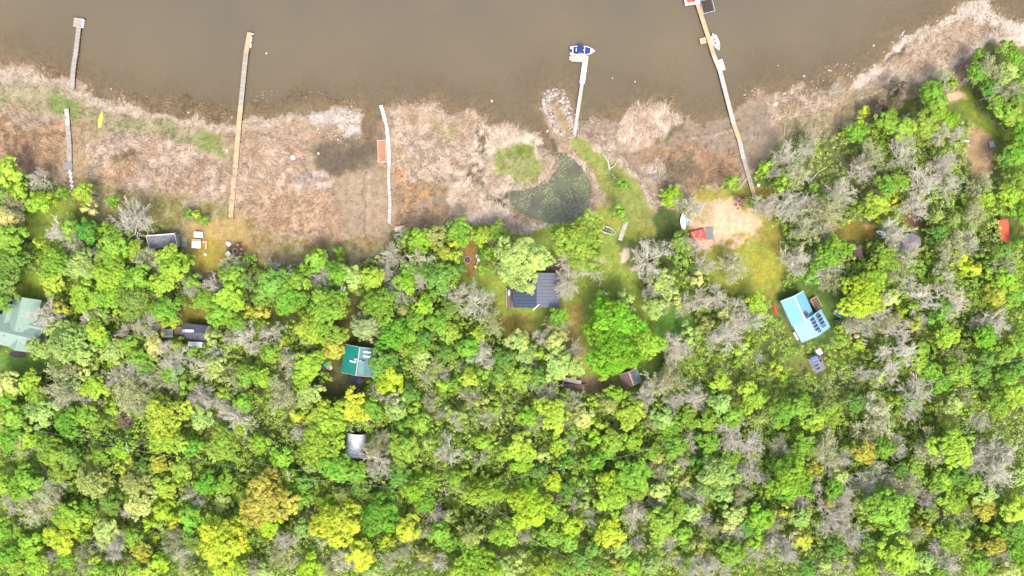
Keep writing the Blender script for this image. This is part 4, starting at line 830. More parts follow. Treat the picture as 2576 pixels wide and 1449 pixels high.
MB().lathe([(.02, .62), (1.15, .62), (1.15, .64), (.02, .64)], 20, sx=1.15, sy=.85).build('mat', BLK, h); b = MB(); [b.tube((1.3*math.cos(a), 1.0*math.sin(a), .62), (1.3*math.cos(a+.35), 1.0*math.sin(a+.35), .66+.3*(i % 2)), .05, n=6) for i, a in enumerate(np.arange(0, 6.28, .35))]; b.build('frame', BLK, h)
for a in (0.4, 1.9, 3.5, 5.0): MB().tube((1.2*math.cos(a), .95*math.sin(a), 0), (1.25*math.cos(a), 1.0*math.sin(a), .65), .03, n=6).build('leg', STEEL, h)
p = G(900, 955); h = thing('tarp', 'slate-purple tarp on the ground beside the black trampoline', 'tarp', (p.x, p.y, p.z+.05), -.7)
MB().prism([(-1.3, -.5), (.2, -.8), (1.3, -.3), (1.1, .6), (-.9, .7)], 0, .08).build('sheet', mk_mat('slate_tarp', A(112, 112, 140), .6), h)
def ring(label, X, Y, R, r, mat, group=None, name='swim_ring', z=.15):
    p = G(X, Y); h = thing(name, label, 'pool float', (p.x, p.y, p.z), 0, group); n, m = 18, 8
    V = [((R+r*math.cos(2*PI*j/m))*math.cos(2*PI*i/n), (R+r*math.cos(2*PI*j/m))*math.sin(2*PI*i/n), z+r*math.sin(2*PI*j/m)) for i in range(n) for j in range(m)]
    MB().add(V, [(i*m+j, i*m+(j+1) % m, ((i+1) % n)*m+(j+1) % m, ((i+1) % n)*m+j) for i in range(n) for j in range(m)]).build('tube', mat, h, smooth=True)
    MB().lathe([(R*.9, .03), (R*.9, .08), (.03, .08)], 12).build('floor', mat, h); return h
PINKP = mk_mat('peach_vinyl', A(240, 205, 184, .6), .5); LILAC = mk_mat('lilac_vinyl', A(170, 165, 190, .6), .5)
ring('peach round pool float among the toys left of the teal-roofed house', 829, 924, .52, .22, PINKP)
ring('turquoise pool float topmost among the toys left of the teal-roofed house', 819, 919, .38, .2, TEALPL)
canoe('lilac inflatable boat among the toys left of the teal-roofed house', 817, 929, -.6, 1.9, .8, LILAC, 'inflatable_boat', cat='inflatable boat')
canoe('silver grey inflatable boat lowest among the toys left of the teal-roofed house', 813, 937, .1, 1.8, .7, PALEGLASS, 'inflatable_boat', cat='inflatable boat')
# silver arched shed
c, a, L, Wd = fit([(871.5, 1088), (865, 1146), (915, 1149), (922, 1091)], 1.5); g0 = gz(c.x, c.y); foot(c, L, Wd, a)
h = thing('arched_shed', 'silver corrugated steel arched shed alone in the wood', 'shed', (c.x, c.y, g0), a)
V = []; n = 60; m = 14
for i in range(n+1):
    x = -L/2+L*i/n; k = .10*math.cos(2*PI*i/5.0)
    for j in range(m+1): th_ = PI*j/m; V.append((x, (Wd/2-.1+k)*math.cos(th_), (2.5+k)*math.sin(th_)**.8))
o = MB().add(V, [(i*(m+1)+j, (i+1)*(m+1)+j, (i+1)*(m+1)+j+1, i*(m+1)+j+1) for i in range(n) for j in range(m)]).build('shell', SILV, h); md_ = o.modifiers.new('t', 'SOLIDIFY'); md_.thickness = .03
pr = [((Wd/2-.2)*math.cos(PI*j/m), 2.38*math.sin(PI*j/m)**.8) for j in range(m+1)]
for s in (-1, 1):
    b = MB(); V = [(s*(L/2-.25)+d_, y, z) for d_ in (-.04, .04) for y, z in pr]; k = m+1
    b.add(V, [tuple(range(k))[::-1], tuple(range(k, 2*k))]+[(i, i+1, k+i+1, k+i) for i in range(m)]).build('end_wall', BLUEDK if s > 0 else STEEL, h)
door(h, -L/2+.16, 0, 0, 2.2, 2.0, (-1, 0), BLK)
# sky-blue house
c1, a1, L1, W1 = fit([(1962, 757), (1998, 847), (2056, 815), (2021, 731)], 3.2)
h, L, Wd, g0 = house('house', 'house with an L-shaped sky-blue metal roof carrying solar panels', 'house', [(1964, 759), (1993, 822), (2049, 794), (2020.8, 731)], 3.1, 4.4, BEIGE, SKYB, ribs=.4, ribh=.05, trim=WHITE, ends=(-1,), wins=(('-y', .2, 1.6, 1, 1), ('-x', .2, 1.6, 1, 1)))
c2, a2, L2, W2 = fit([(1990, 813), (2015.5, 858), (2090, 826), (2068, 783)], 3.1); q = c2-h.location; rr = a2-a
M_ = Matrix.Rotation(-h.rotation_euler.z, 3, 'Z'); q = M_ @ Vector((q.x, q.y, 0)); dr_ = a2-h.rotation_euler.z; foot(c2, L2, W2, a2)
walls(L2, W2, 3.15-g0, 4.75-g0, BEIGE, h, c=(q.x, q.y), rz=dr_); o2 = gable_roof(L2, W2, 3.15-g0, 4.75-g0, SKYB2, h, ribs=.4, c=(q.x, q.y), rz=dr_, trim=SKYB2)
wing = h
def panel(parent, X, Y, z, w, l, ang, tilt, mat, label=None):
    p = P(X, Y, z); h_ = parent
    v = loc_h(h_, X, Y, z); b = MB()
    R_ = Matrix.Rotation(ang-h_.rotation_euler.z, 4, 'Z') @ Matrix.Rotation(tilt, 4, 'Y')
    def bx(dx, dy, dz, zc): return [Vector((v.x, v.y, v.z)) + R_ @ Vector((x*dx/2, y*dy/2, zc+zz_*dz/2)) for x in (-1, 1) for y in (-1, 1) for zz_ in (-1, 1)]
    F6 = [(0, 1, 3, 2), (4, 6, 7, 5), (0, 4, 5, 1), (2, 3, 7, 6), (0, 2, 6, 4), (1, 5, 7, 3)]
    o = MB().add(bx(l, w, .04, 0), F6).build('solar_panel', ALU, parent); MB().add(bx(l-.08, w-.08, .02, .025), F6).build('cells', mat, o)
axu = a2                                 # direction a->b : down the picture
dirx, diry = math.cos(a2-PI/2), math.sin(a2-PI/2)
tl = 0.24
for k in range(4): panel(wing, 2043.5+k*4.2, 804.5-1+k*8.1, 4.75, .72, 1.35, a2+PI/2, tl, SOLAR)
for k in range(4): panel(wing, 2060+k*4.2, 796.5+k*8.1-1, 4.3, .72, 1.35, a2+PI/2, tl, SOLAR if k < 3 else SOLARB)
panel(wing, 2057, 831.5, 4.75, 1.3, .55, a2+PI/2, tl, SOLAR); panel(wing, 2062, 829.5, 4.6, 1.3, .55, a2+PI/2, tl, SOLAR)
panel(wing, 2028, 790.5, 4.55, .8, 1.2, a2+PI/2, .22, SOLAR); panel(wing, 2032, 797, 4.55, .8, 1.2, a2+PI/2, .22, GLASS)
h = deck('deck', 'brown deck with a cream rail on the right side of the sky-blue house', [(2036, 753), (2051, 745), (2064, 772), (2049, 781)], 1.1, BROWNWOOD, rail=['-x', '+x', '+y'])
p = G(2001, 844); h = thing('storage_bench', 'white storage locker against the lower left wall of the sky-blue house', 'locker', (p.x, p.y, p.z), a2)
MB().box((0, 0, .35), (2.0, .7, .7)).build('body', OFFWHITE, h); MB().slab([(-1.05, -.4, .78), (1.05, -.4, .78), (1.05, .4, .72), (-1.05, .4, .72)], .05).build('lid', WHITE, h)
# solar shed
h, L, Wd, g0 = house('shed', 'small white shed with its roof tiled in blue and black solar panels', 'shed', [(2034, 903), (2053.5, 938), (2077, 926.5), (2062, 893)], 2.3, 2.9, WHITE, GREYR, v0=-.2, dr=('-x', .1, WHITE))
a2_ = h.rotation_euler.z
for k in range(4): panel(h, 2048+k*3.6, 903.5+k*8.0-1, 2.86, .74, 1.3, a2_+PI/2, .1, SOLARB if k < 2 else SOLAR)
for k in range(2): panel(h, 2060.5+k*4, 899+k*8.4, 2.7, .76, .85, a2_+PI/2, .25, SOLAR)
p = G(2055, 884); h = thing('storage_box', 'white plastic box shed just above the solar panel shed', 'box', (p.x, p.y, p.z), a2_)
MB().box((0, 0, .6), (1.25, 1.15, 1.2)).build('body', WHITE, h, bevel=.05); MB().slab([(-.7, -.62, 1.32), (.7, -.62, 1.32), (.7, .62, 1.25), (-.7, .62, 1.25)], .06).build('lid', WHITE, h)
deck('pallet', 'wooden pallet left of the white box shed', [(2031, 896), (2041, 892), (2044, 897), (2034, 901)], .4, PALEWOOD, .3, cat='pallet')
# orange red shed
c, a, L, Wd = fit([(2510, 552.5), (2516, 609), (2541, 608), (2535, 552.5)], 2.5); g0 = gz(c.x, c.y); foot(c, L, Wd+1, a)
h = thing('shed', 'orange-red metal shed or container at the right edge among trees', 'shed', (c.x, c.y, g0), a)
MB().box((0, 0, (2.5-g0)/2), (L-.1, Wd-.1, 2.5-g0)).build('body', ORNGD, h); b = MB().slab([(-L/2, -Wd/2, 2.56-g0), (L/2, -Wd/2, 2.56-g0), (L/2, Wd/2, 2.56-g0), (-L/2, Wd/2, 2.56-g0)], .05)
for k in range(14): b.beam((-L/2+.2+k*(L-.4)/13, -Wd/2, 2.58-g0), (-L/2+.2+k*(L-.4)/13, Wd/2, 2.58-g0), .12, .05)
b.build('roof', ORNG, h); door(h, -L/2+.02, 0, .1, 1.8, 2.1, (-1, 0), ORNGD); b = MB(); b.box((-L/2+.9, -Wd/2+.03, 1.9), (.5, .06, .3)); b.build('vent', OFFWHITE, h)
# grey roof among bare branches: hipped octagonal pavilion
p = P(2287, 610, 3.0); g0 = gz(p.x, p.y); h = thing('pavilion', 'many-sided grey roof half hidden under bare branches at the right', 'building', (p.x, p.y, g0), .15); foot(p, 5.5, 4.5, 0)
V = [(3.1*math.cos(2*PI*k/8+.39)*(1.0), 2.3*math.sin(2*PI*k/8+.39), 2.5) for k in range(8)]; o = MB().add(V+[(-.9, 0, 3.3), (.9, 0, 3.3)]+[(x, y, 2.4) for x, y, z in V], [(0, 1, 9), (1, 2, 8, 9), (2, 3, 8), (3, 4, 8), (4, 5, 8), (5, 6, 9, 8), (6, 7, 9), (7, 0, 9)]+[(10+i, 10+(i+1) % 8, (i+1) % 8, i) for i in range(8)]+[tuple(range(17, 9, -1))]).build('roof', GREYR, h)
MB().prism([(x*.88, y*.88) for x, y, z in V], -.4, 2.4).build('wall', BRSID, h); window(h, -2.5, .3, 1.4, .9, .9, (-1, 0))
h, L, Wd, g0 = house('shed', 'narrow brown-roofed hut right of the lawn, half under a green tree', 'shed', [(2145, 619), (2151, 650), (2172, 649), (2168, 619)], 2.5, 3.1, BRSID, SHB, dr=('-x', 0, BROWNWOOD))
deck('deck', 'reddish-brown plank walk beside the narrow brown-roofed hut', [(2124, 609), (2153, 607), (2154, 615), (2125, 616)], .6, BROWNWOOD)
canoe('upper white canoe of the pair beside the lawn left of the grey pavilion roof', 2189, 546, math.radians(-4), 3.3, .8, WHITE, flip=True, group='canoes stored beside the lawn')
canoe('reddish-brown canoe just below the white canoe beside the lawn', 2190, 552.5, math.radians(-8), 2.4, .6, BROWNWOOD, flip=True, group='canoes stored beside the lawn')
rowboat('blue-grey boat with a pale hull poking out from bare branches', 2212, 586, math.radians(160), 2.6, 1.1, PALEGLASS, 'rowboat', gz(P(2212, 586).x, P(2212, 586).y)+.1, 2, False)
# more objects near the sky-blue house
canoe('red canoe leaning in the grass left of the sky-blue house', 1950, 778, math.radians(-68), 3.6, .8, REDP, flip=True)
p = G(2107, 780); h = thing('rowboat', 'overturned weathered boat right of the sky-blue house', 'boat', (p.x, p.y, p.z+.62), math.radians(38)); h.rotation_euler[0] = PI
hull(2.9, 1.3, .5, .75, 12, .05, .45).build('hull', GREYWOOD, h)
rz_ = 0
def heap(name, label, cat, X, Y, mats, n, s, seed, h0=.0):
    p = G(X, Y); h = thing(name, label, cat, (p.x, p.y, p.z+h0), 0); rr = random.Random(seed)
    for k in range(n):
        w = s*rr.uniform(.35, .7); m = mats[k % len(mats)]; b = MB(); nn = 8; cx_, cy_ = rr.uniform(-s, s)*.7, rr.uniform(-s, s)*.6
        b.lathe([(w*.9, 0), (w*rr.uniform(.8, 1), w*.35), (w*.45, w*.62), (.03, w*.7)], nn, (cx_, cy_, .02*k), rr.uniform(.8, 1.3), rr.uniform(.6, 1)).build('heaped_sheet', m, h, bevel=0)
    return h
heap('tarp_pile', 'crumpled green and blue tarps below the overturned weathered boat', 'tarps', 2107, 793, [GREENPL, BLUECAN, TEALPL], 6, .9, 3)
heap('junk_pile', 'grey bags and scrap below the crumpled green and blue tarps', 'scrap', 2106, 805, [CONC, BLK, STEEL], 5, .7, 4)
heap('junk_pile', 'pile of orange, white and dark bags right of the sky-blue house', 'scrap', 2148, 843, [REDWOOD, OFFWHITE, BLK, TEALPL], 7, 1.0, 5)
p = G(2167, 859); h = thing('ladder', 'white aluminium ladder frame lying in the weeds lower right of the sky-blue house', 'ladder', (p.x, p.y, p.z+.8), math.radians(-15))
for s in (-1, 1): MB().beam((-.95, s*.42, .1), (.95, s*.42, .1), .1, .08).build('rail', WHITE, h)
for k in range(4): MB().beam((-.75+k*.5, -.42, .1), (-.75+k*.5, .42, .1), .05, .05).build('rung', STEEL, h)
def log(label, pts, r, mat=None, z=.2, name='log'):
    q0 = G(*pts[0]); h = thing(name, label, 'log', (q0.x, q0.y, q0.z), 0); b = MB(); prev = None
    P3 = [G(*q) for q in pts]
    for i, (a_, b_) in enumerate(zip(P3[:-1], P3[1:])):
        b.tube((a_.x-q0.x, a_.y-q0.y, z+a_.z-q0.z), (b_.x-q0.x, b_.y-q0.y, z+b_.z-q0.z), r*(1-.5*i/len(P3)), r*(1-.5*(i+1)/len(P3)), 8)
    b.build('trunk', mat or DRIFT, h); return h
def snag(h, a_, b_, r, mat=None):
    o = h.location; A_, B_ = G(*a_), G(*b_); MB().tube((A_.x-o.x, A_.y-o.y, .25), (B_.x-o.x, B_.y-o.y, .5), r, r*.4, 7).build('branch', mat or DRIFT, h)
h = log('forked bleached driftwood trunk on the grassy strip right of the pond', [(1533, 428), (1531, 415), (1529, 405), (1522, 395), (1516, 388)], .28)
snag(h, (1533, 424), (1545, 418), .2); snag(h, (1545, 418), (1550, 406), .16); snag(h, (1550, 406), (1547, 401), .1); snag(h, (1529, 405), (1530, 395), .12); snag(h, (1526, 400), (1522, 388), .08)
h = log('small driftwood piece below the forked driftwood', [(1552, 452), (1544, 444), (1538, 438)], .16); snag(h, (1546, 446), (1541, 451), .08)
log('straight white stick standing out on the mud below the right reeds', [(1972, 341), (1973, 320), (1976, 292)], .09)
h = log('bleached fallen trunk in the scrub right of the longest dock', [(2039, 455), (2055, 435), (2078, 421)], .2); snag(h, (2060, 432), (2053, 429), .08); snag(h, (2045, 449), (2039, 447), .09)
log('rusty brown fallen trunk in the scrub above the bleached one', [(2137, 409), (2124, 392), (2115, 381)], .16, BROWNWOOD)
log('peeled pole on the grass right of the big maple', [(1644, 888), (1661, 874)], .1)
log('reddish beam on the ground above the teal-roofed house', [(824, 821), (825, 802), (826, 784)], .22, REDWOOD)
h = log('long fallen grey trunk across the left grassland', [(350, 572), (330, 561), (310, 547), (298, 537)], .13); snag(h, (318, 552), (306, 533), .06)
log('curved pale fallen stem below the bare tree on the left grassland', [(284, 574), (300, 573), (318, 566)], .1)
log('stack of short logs left of the solar panel shed', [(2012, 918), (2020, 925), (2030, 932)], .22, BROWNWOOD)
# yard by the long dock
def panelbox(label, X, Y, w, d, rz, name, cat, top, hh=.75, slats=0, group=None):
    p = G(X, Y); h = thing(name, label, cat, (p.x, p.y, p.z), rz, group)
    b = MB()
    if slats:
        for k in range(slats): b.box((0, -d/2+(k+.5)*d/slats, hh), (w, d/slats-.03, .05), tint=random.uniform(.9, 1.05))
    else: b.box((0, 0, hh), (w, d, .06))
    b.build('top', top, h)
    for sx in (-1, 1):
        for sy in (-1, 1): MB().box((sx*(w/2-.1), sy*(d/2-.1), hh/2-.03), (.08, .08, hh-.02)).build('leg', GREYWOOD, h)
    return h
panelbox('white tabletop, the upper of two in the yard by the long fresh dock', 502.5, 591, 2.1, 1.35, math.radians(-2), 'table', 'table', WHITE)
panelbox('white slatted table, the lower of two in the yard by the long fresh dock', 497, 616, 2.2, 1.7, math.radians(-3), 'table', 'table', WHITE, slats=6)
panelbox('salmon and brown cedar swing seat between the two white tables', 498, 605, 2.3, .65, math.radians(-4), 'bench', 'bench', NEWWOOD, .85, 4)
p = G(517, 617); h = thing('bench', 'L-shaped fresh wood bench right of the white tables', 'bench', (p.x, p.y, p.z), 0)
MB().box((-.1, .85, .42), (1.15, .42, .06)).build('seat', SANDWOOD, h); MB().box((.3, -.15, .43), (.45, 1.55, .06)).build('seat', SANDWOOD, h)
for x, y in ((-.55, .85), (.4, .9), (.3, -.8)): MB().box((x, y, .2), (.08, .35, .4)).build('leg', SANDWOOD, h)
deck('pallet', 'pale green-grey wire pallet beside the grey shingled shed', [(459.5, 596), (471.5, 597), (470.5, 621.5), (459, 621)], .5, mk_mat('grey_green_plastic', A(168, 184, 164), .6, tint=True), .3, cat='pallet')
chair('lawn_chair', 'white lawn chair above left of the fire ring by the long fresh dock', 578, 615, math.radians(-50), WHITE, s=1.15)
chair('lawn_chair', 'white lawn chair left of the fire ring by the long fresh dock', 577, 638, math.radians(40), WHITE, s=1.15)
def stump(label, X, Y, r=.25, mat=None, group=None, name='stump_seat', h_=.4):
    p = G(X, Y); h = thing(name, label, 'stool', (p.x, p.y, p.z), 0, group)
    MB().lathe([(r*1.1, -.1), (r, .1), (r, h_-.02), (r*.9, h_), (.02, h_)], 12).build('seat', mat or SANDWOOD, h); return h
for (X, Y, d_) in ((599, 616, 'above'), (608, 627, 'upper right of'), (606.5, 638, 'right of'), (586, 644, 'lower left of')): stump('pale stump seat %s the fire ring by the long fresh dock' % d_, X, Y)
stump('pale round stool on the yard below the L-shaped bench', 518, 640, .3, OFFWHITE)
rk = random.Random(3)
def rock_mesh(seed, sub=2):
    bm = bmesh.new(); bmesh.ops.create_icosphere(bm, subdivisions=sub, radius=1.0); r_ = random.Random(seed); ax = [Vector((r_.gauss(0, 1), r_.gauss(0, 1), r_.gauss(0, 1))).normalized() for _ in range(7)]; of = [r_.uniform(.55, .9) for _ in ax]
    for v in bm.verts:
        for a_, o_2 in zip(ax, of):
            d = v.co.dot(a_)
            if d > o_2: v.co -= a_*(d-o_2)*.85
        v.co.z *= .7
    me = bpy.data.meshes.new('rock'); bm.to_mesh(me); bm.free(); me.materials.append(STONE); return me
RM = [rock_mesh(k) for k in range(8)]
def rock(label, X, Y, r, group, col_=None, name='boulder', cat='boulder', z=None, sink=.25):
    p = G(X, Y) if z is None else P(X, Y, z); o = bpy.data.objects.new(name, RM[rk.randrange(8)]); C.objects.link(o)
    o.location = (p.x, p.y, max(p.z, -.12)+r*(.35-sink)); o.rotation_euler = (0, 0, rk.uniform(0, 6)); o.scale = (r*rk.uniform(.85, 1.2), r*rk.uniform(.8, 1.1), r*rk.uniform(.7, 1))
    jk = rk.uniform(-22, 12)
    o.color = (*(col_ or A(*[v+jk for v in (212, 200, 186)], .56)), 1); return tag(o, label, cat, group)
def firepit(label, X, Y, R, n, seed):
    p = G(X, Y); h = thing('fire_pit', label, 'fire pit', (p.x, p.y, p.z), 0); r_ = random.Random(seed)
    for k in range(n):
        a_ = 2*PI*k/n; o = bpy.data.objects.new('ring_stone', RM[k % 8]); C.objects.link(o); o.parent = h; s = r_.uniform(.13, .19); o.location = (R*math.cos(a_), R*math.sin(a_), .05); o.scale = (s, s, s); o.color = (*A(200, 180, 170, .5), 1)
    MB().lathe([(R*.95, -.02), (R*.8, .05), (.05, .1)], 16).build('ashes', ASH, h)
    for k in range(4): MB().tube((-.3, -.2+.12*k, .12+.04*k), (.35, .2-.1*k, .16+.03*k), .05, n=6).build('firewood', BROWNWOOD, h)
firepit('stone fire ring with ashes beside two white lawn chairs near the long fresh dock', 591.5, 632, .62, 14, 2)
firepit('wide fire ring of grey stones beside four chairs in the upper clearing', 1176.5, 653.5, .8, 18, 8)
chair('lawn_chair', 'upper of two white round chairs beside the clearing fire ring', 1199.5, 644.5, PI*.95, OFFWHITE, None, s=.95); chair('lawn_chair', 'lower of two white round chairs beside the clearing fire ring', 1204, 654.5, PI, WHITE, None, s=.95)
CREAM = mk_mat('cream_plastic', A(245, 225, 160, .6), .5)
chair('lawn_chair', 'cream chair directly below the white round chairs at the clearing fire ring', 1201, 663, PI*1.05, CREAM, s=.85); chair('lawn_chair', 'lowest cream chair at the clearing fire ring', 1197, 671.5, PI*1.15, CREAM, s=.85)
deck('deck', 'brown plank deck at the edge of the wood below the long fresh dock', [(512, 688), (548, 682), (552, 706), (516, 714)], .7, BROWNWOOD)
deck('deck', 'small grey deck left of the brown plank deck below the long fresh dock', [(498, 684), (508, 684), (509, 704), (499, 704)], .7, GREYWOOD)
p = G(509, 696); h = thing('cooler', 'white and black cooler on the brown plank deck', 'cooler', (p.x, p.y, p.z+.5), .1); MB().box((0, 0, .2), (.5, .8, .4)).build('body', WHITE, h, bevel=.04); MB().box((0, 0, .43), (.54, .84, .06)).build('lid', OFFWHITE, h)
# junk by the white boardwalk
p = G(1010, 577); h = thing('pipe_pile', 'tangle of bent white pipes at the foot of the white boardwalk', 'pipes', (p.x, p.y, p.z), 0)
for k, (x0, y0, x1, y1) in enumerate(((-1.6, .4, .7, .9), (-1.6, .1, .3, .8), (-1.5, -.6, .4, .7), (-1.7, -.2, .2, .5), (.3, .8, .7, .2), (-1.5, .9, .1, .3), (.0, -.3, -.2, -1.1), (-1.2, -1.3, -.2, -1.1))): MB().tube((x0, y0, .15+.05*k), (x1, y1, .2+.05*k), .05, n=6).build('pipe', WHITE, h)
h = log('salmon-red beam across the top of the white pipe tangle', [(994, 571), (1010, 568), (1037, 563.5)], .2, mk_mat('faded_red_paint', A(214, 138, 124), .7), .4)
p = G(996, 595); h = thing('crate', 'grey slatted crate below the white pipe tangle', 'crate', (p.x, p.y, p.z), 0)
for k in range(5): MB().box((-.4+.2*k, 0, .45), (.14, 1.2, .05)).build('slat', GREYWOOD, h)
MB().box((0, 0, .2), (.95, 1.1, .4)).build('body', BROWNWOOD, h)
p = G(1147, 555.5); h = thing('board', 'white rectangular board lying above the green bushes right of the white boardwalk', 'board', (p.x, p.y, p.z), math.radians(10)); MB().box((0, 0, .12), (.62, 1.2, .06)).build('panel', OFFWHITE, h); MB().box((0, 0, .06), (.1, 1.1, .06)).build('batten', GREYWOOD, h)
# loungers, tables, misc
for X, lb in ((859.5, 'left'), (866.5, 'right')):
    p = G(X, 730); h = thing('sun_lounger', '%s one of two white sun loungers above the teal-roofed house' % lb, 'sun lounger', (p.x, p.y, p.z), math.radians(76), 'white sun loungers')
    MB().box((-.25, 0, .35), (1.2, .5, .05)).build('seat', WHITE, h); MB().slab([(.35, -.25, .37), (.95, -.25, .62), (.95, .25, .62), (.35, .25, .37)], .05).build('backrest', WHITE, h)
    for x in (-.7, .3):
        for s in (-1, 1): MB().box((x, s*.2, .16), (.05, .05, .32)).build('leg', WHITE, h)
p = G(1522, 738.5); h = thing('glider_swing', 'white bench seat with a blue post at the top of the big maple', 'swing', (p.x, p.y, p.z), math.radians(-6)); MB().box((0, 0, .5), (1.5, .5, .06)).build('seat', WHITE, h); MB().box((0, -.3, .75), (1.5, .05, .45)).build('backrest', WHITE, h)
for s in (-1, 1): MB().box((s*.6, 0, .24), (.06, .4, .48)).build('leg', STEEL, h)
MB().tube((1.0, .1, 0), (1.25, 1.3, 1.4), .06, n=8).build('post', BLUECAN, h)
panelbox('grey metal picnic table in the brown clearing at the upper right', 2490, 364.5, 1.2, 1.5, .3, 'picnic_table', 'table', STEEL, .7, 4)
panelbox('pale pink bench at the left edge of the upper right clearing', 2428, 355.5, 1.4, .5, -.15, 'bench', 'bench', OFFWHITE, .45, 3)
deck('gangplank', 'short grey plank ramp in the greenery left of the foot of the longest dock', [(1857, 474), (1876, 447), (1880, 450), (1861, 477)], .45, GREYWOOD, .3, cat='plank ramp')
p = G(1907, 466.5); h = thing('cooler', 'pale blue-white cooler right of the foot of the longest dock', 'cooler', (p.x, p.y, p.z), 0); MB().box((0, 0, .2), (.6, .6, .4)).build('body', BLUEPL, h, bevel=.04); MB().box((0, 0, .43), (.64, .64, .06)).build('lid', WHITE, h)
for X, Y, w, lb in ((1440, 958, 4.4, 'upper'), (1432, 971, 3.6, 'lower left'), (1462, 971, 2.4, 'lower right')):
    a_ = math.radians(-12 if lb == 'upper' else -3); q = P(X, Y, .5); dx, dy = math.cos(a_)*w/2/S, -math.sin(a_)*w/2/S; nx_, ny_ = math.sin(a_)*5, math.cos(a_)*5
    deck('dock_section', '%s old slatted dock section stacked on the bare soil left of the two-tone hut' % lb, [(X-dx-nx_, Y-dy+ny_), (X+dx-nx_, Y+dy+ny_), (X+dx+nx_, Y+dy-ny_), (X-dx+nx_, Y-dy-ny_)], 1.35, PALEWOOD if lb == 'upper' else BROWNWOOD, .5 if lb == 'upper' else .35, False, 'dock section', group='old dock sections on the soil')
def barrel(label, X, Y, mat, r=.3, z=0):
    p = G(X, Y); h = thing('barrel', label, 'barrel', (p.x, p.y, p.z+z), 0); MB().lathe([(r*.9, 0), (r, .1), (r*1.04, .45), (r, .8), (r*.9, .88), (.02, .88)], 14).build('body', mat, h); MB().lathe([(r*.5, .88), (r*.5, .92), (.02, .92)], 10).build('lid', BLK, h)
barrel('left blue barrel in a gap of the wood below the two-tone hut', 1541, 1065, BLUECAN); barrel('right blue barrel in a gap of the wood below the two-tone hut', 1558, 1077, TEALPL, .25)
barrel('black tyre-like barrel left of the old dock sections', 1413, 961, BLK, .35)
p = G(140, 584.5); h = thing('rowboat', '', 'boat', (p.x, p.y, p.z), 0); bpy.data.objects.remove(h)
canoe('small white dinghy hull on the lawn at the far left', 139, 584.5, .05, 1.1, .5, WHITE, 'dinghy', flip=True, cat='boat')
heap('brush_pile', 'grey heap of cut brush on the lawn at the far left', 'brush pile', 115, 561, [ASH, GREYWOOD], 5, .6, 12)
heap('brush_pile', 'reddish-grey brush heap beside the lawn of the sage-roofed house', 'brush pile', 152, 907, [OFFWHITE, BROWNWOOD, ASH], 6, .8, 13)
# utility poles and wires
poles = []
for (X, Y, lb) in ((319, 1130, 'left'), (725, 1202.5, 'middle'), (1121, 1243.5, 'right')):
    hp = 9.5; p = P(X, Y, hp); g0 = gz(p.x, p.y); h = thing('utility_pole', '%s of the three wooden utility poles in the lower wood' % {'left': 'leftmost', 'middle': 'middle', 'right': 'rightmost'}[lb], 'utility pole', (p.x, p.y, g0), .25, 'utility poles in the wood')
    MB().tube((0, 0, -.5), (0, 0, hp-g0), .16, .1, 8).build('pole', PALEWOOD, h); MB().box((0, .5, hp-g0-.4), (.1, 2.2, .12)).build('crossarm', PALEWOOD, h)
    for y in (-.5, 1.5): MB().lathe([(.04, 0), (.06, .08), (.02, .16)], 8, (0, y, hp-g0-.34)).build('insulator', WHITE, h)
    poles.append(Vector((p.x, p.y, hp)))
WIRE = mk_mat('aluminium_wire', (.8, .8, .78), .5)
def wire(label, pts):
    o0 = pts[0]; b = MB()
    for a_, b_ in zip(pts[:-1], pts[1:]):
        n = 16; pr_ = None
        for i in range(n+1):
            t_ = i/n; q = a_.lerp(b_, t_); q.z -= 4*.9*t_*(1-t_)*((b_-a_).length/40)
            if pr_: b.tube(pr_-o0, q-o0, .008, n=4)
            pr_ = q
    o = b.build('power_line', WIRE); o.location = o0; tag(o, label, 'power line', 'power lines over the wood')
farL = P(-120, 1045, 9.5); farR = P(1700, 1560, 9.5); farU = P(2700, 875, 9)
sh1 = Vector((.5, 1.9, -.3))
wire('lower power line crossing the left wood from pole to pole', [farL]+poles); wire('upper power line running beside the lower one across the left wood', [farL+sh1]+[p_+sh1 for p_ in poles])
wire('power line slanting from the rightmost pole to the bottom edge', [poles[2], farR]); wire('second power line slanting down beside the first to the bottom edge', [poles[2]+sh1, farR+Vector((2, 1.4, 0))])
wire('thin power line rising from the rightmost pole towards the right edge', [poles[2], P(1560, 1150, 9), P(2130, 1010, 9), farU])
# boulders and stones
PR = [(737, 397.5, .75, 'large white boulder at the edge of the reeds left of the mud pool'), (2032-1288+0, 0, 0, '')]
rock('large pale boulder at the reed edge left of the terracotta raft', 737, 397.5, .78, None, A(236, 228, 218, .62))
rock('small white rock on the mud right of the large pale boulder', 801, 386, .3, None, A(236, 228, 218, .62))
rock('pale round boulder alone in the water left of the rock spit', 1237, 255, .42, None)
rock('submerged pale stone, left one of two right of the boat dock', 1540, 198, .28, None)
rock('submerged pale stone, right one of two right of the boat dock', 1597, 206, .25, None)
rock('flat white stone in the channel left of the rock spit', 1377, 330, .3, None, A(236, 228, 218, .62))
rock('white float stone in open water above the long fresh dock gap', 673, 137, .3, None, A(240, 236, 230, .7))
rock('whitish rock beside the long fresh dock on its left', 571, 379, .42, None, A(230, 224, 214, .6))
rock('grey-white stone in the pale reeds right of the long fresh dock', 638, 530, .4, None)
rock('pale stone in the shallows left of the long fresh dock', 280, 224, .32, None)
rock('large boulder in the right reeds near the longest dock', 1949, 262, .75, None); rock('dark flat boulder above the large one in the right reeds', 1973, 235, .45, None)
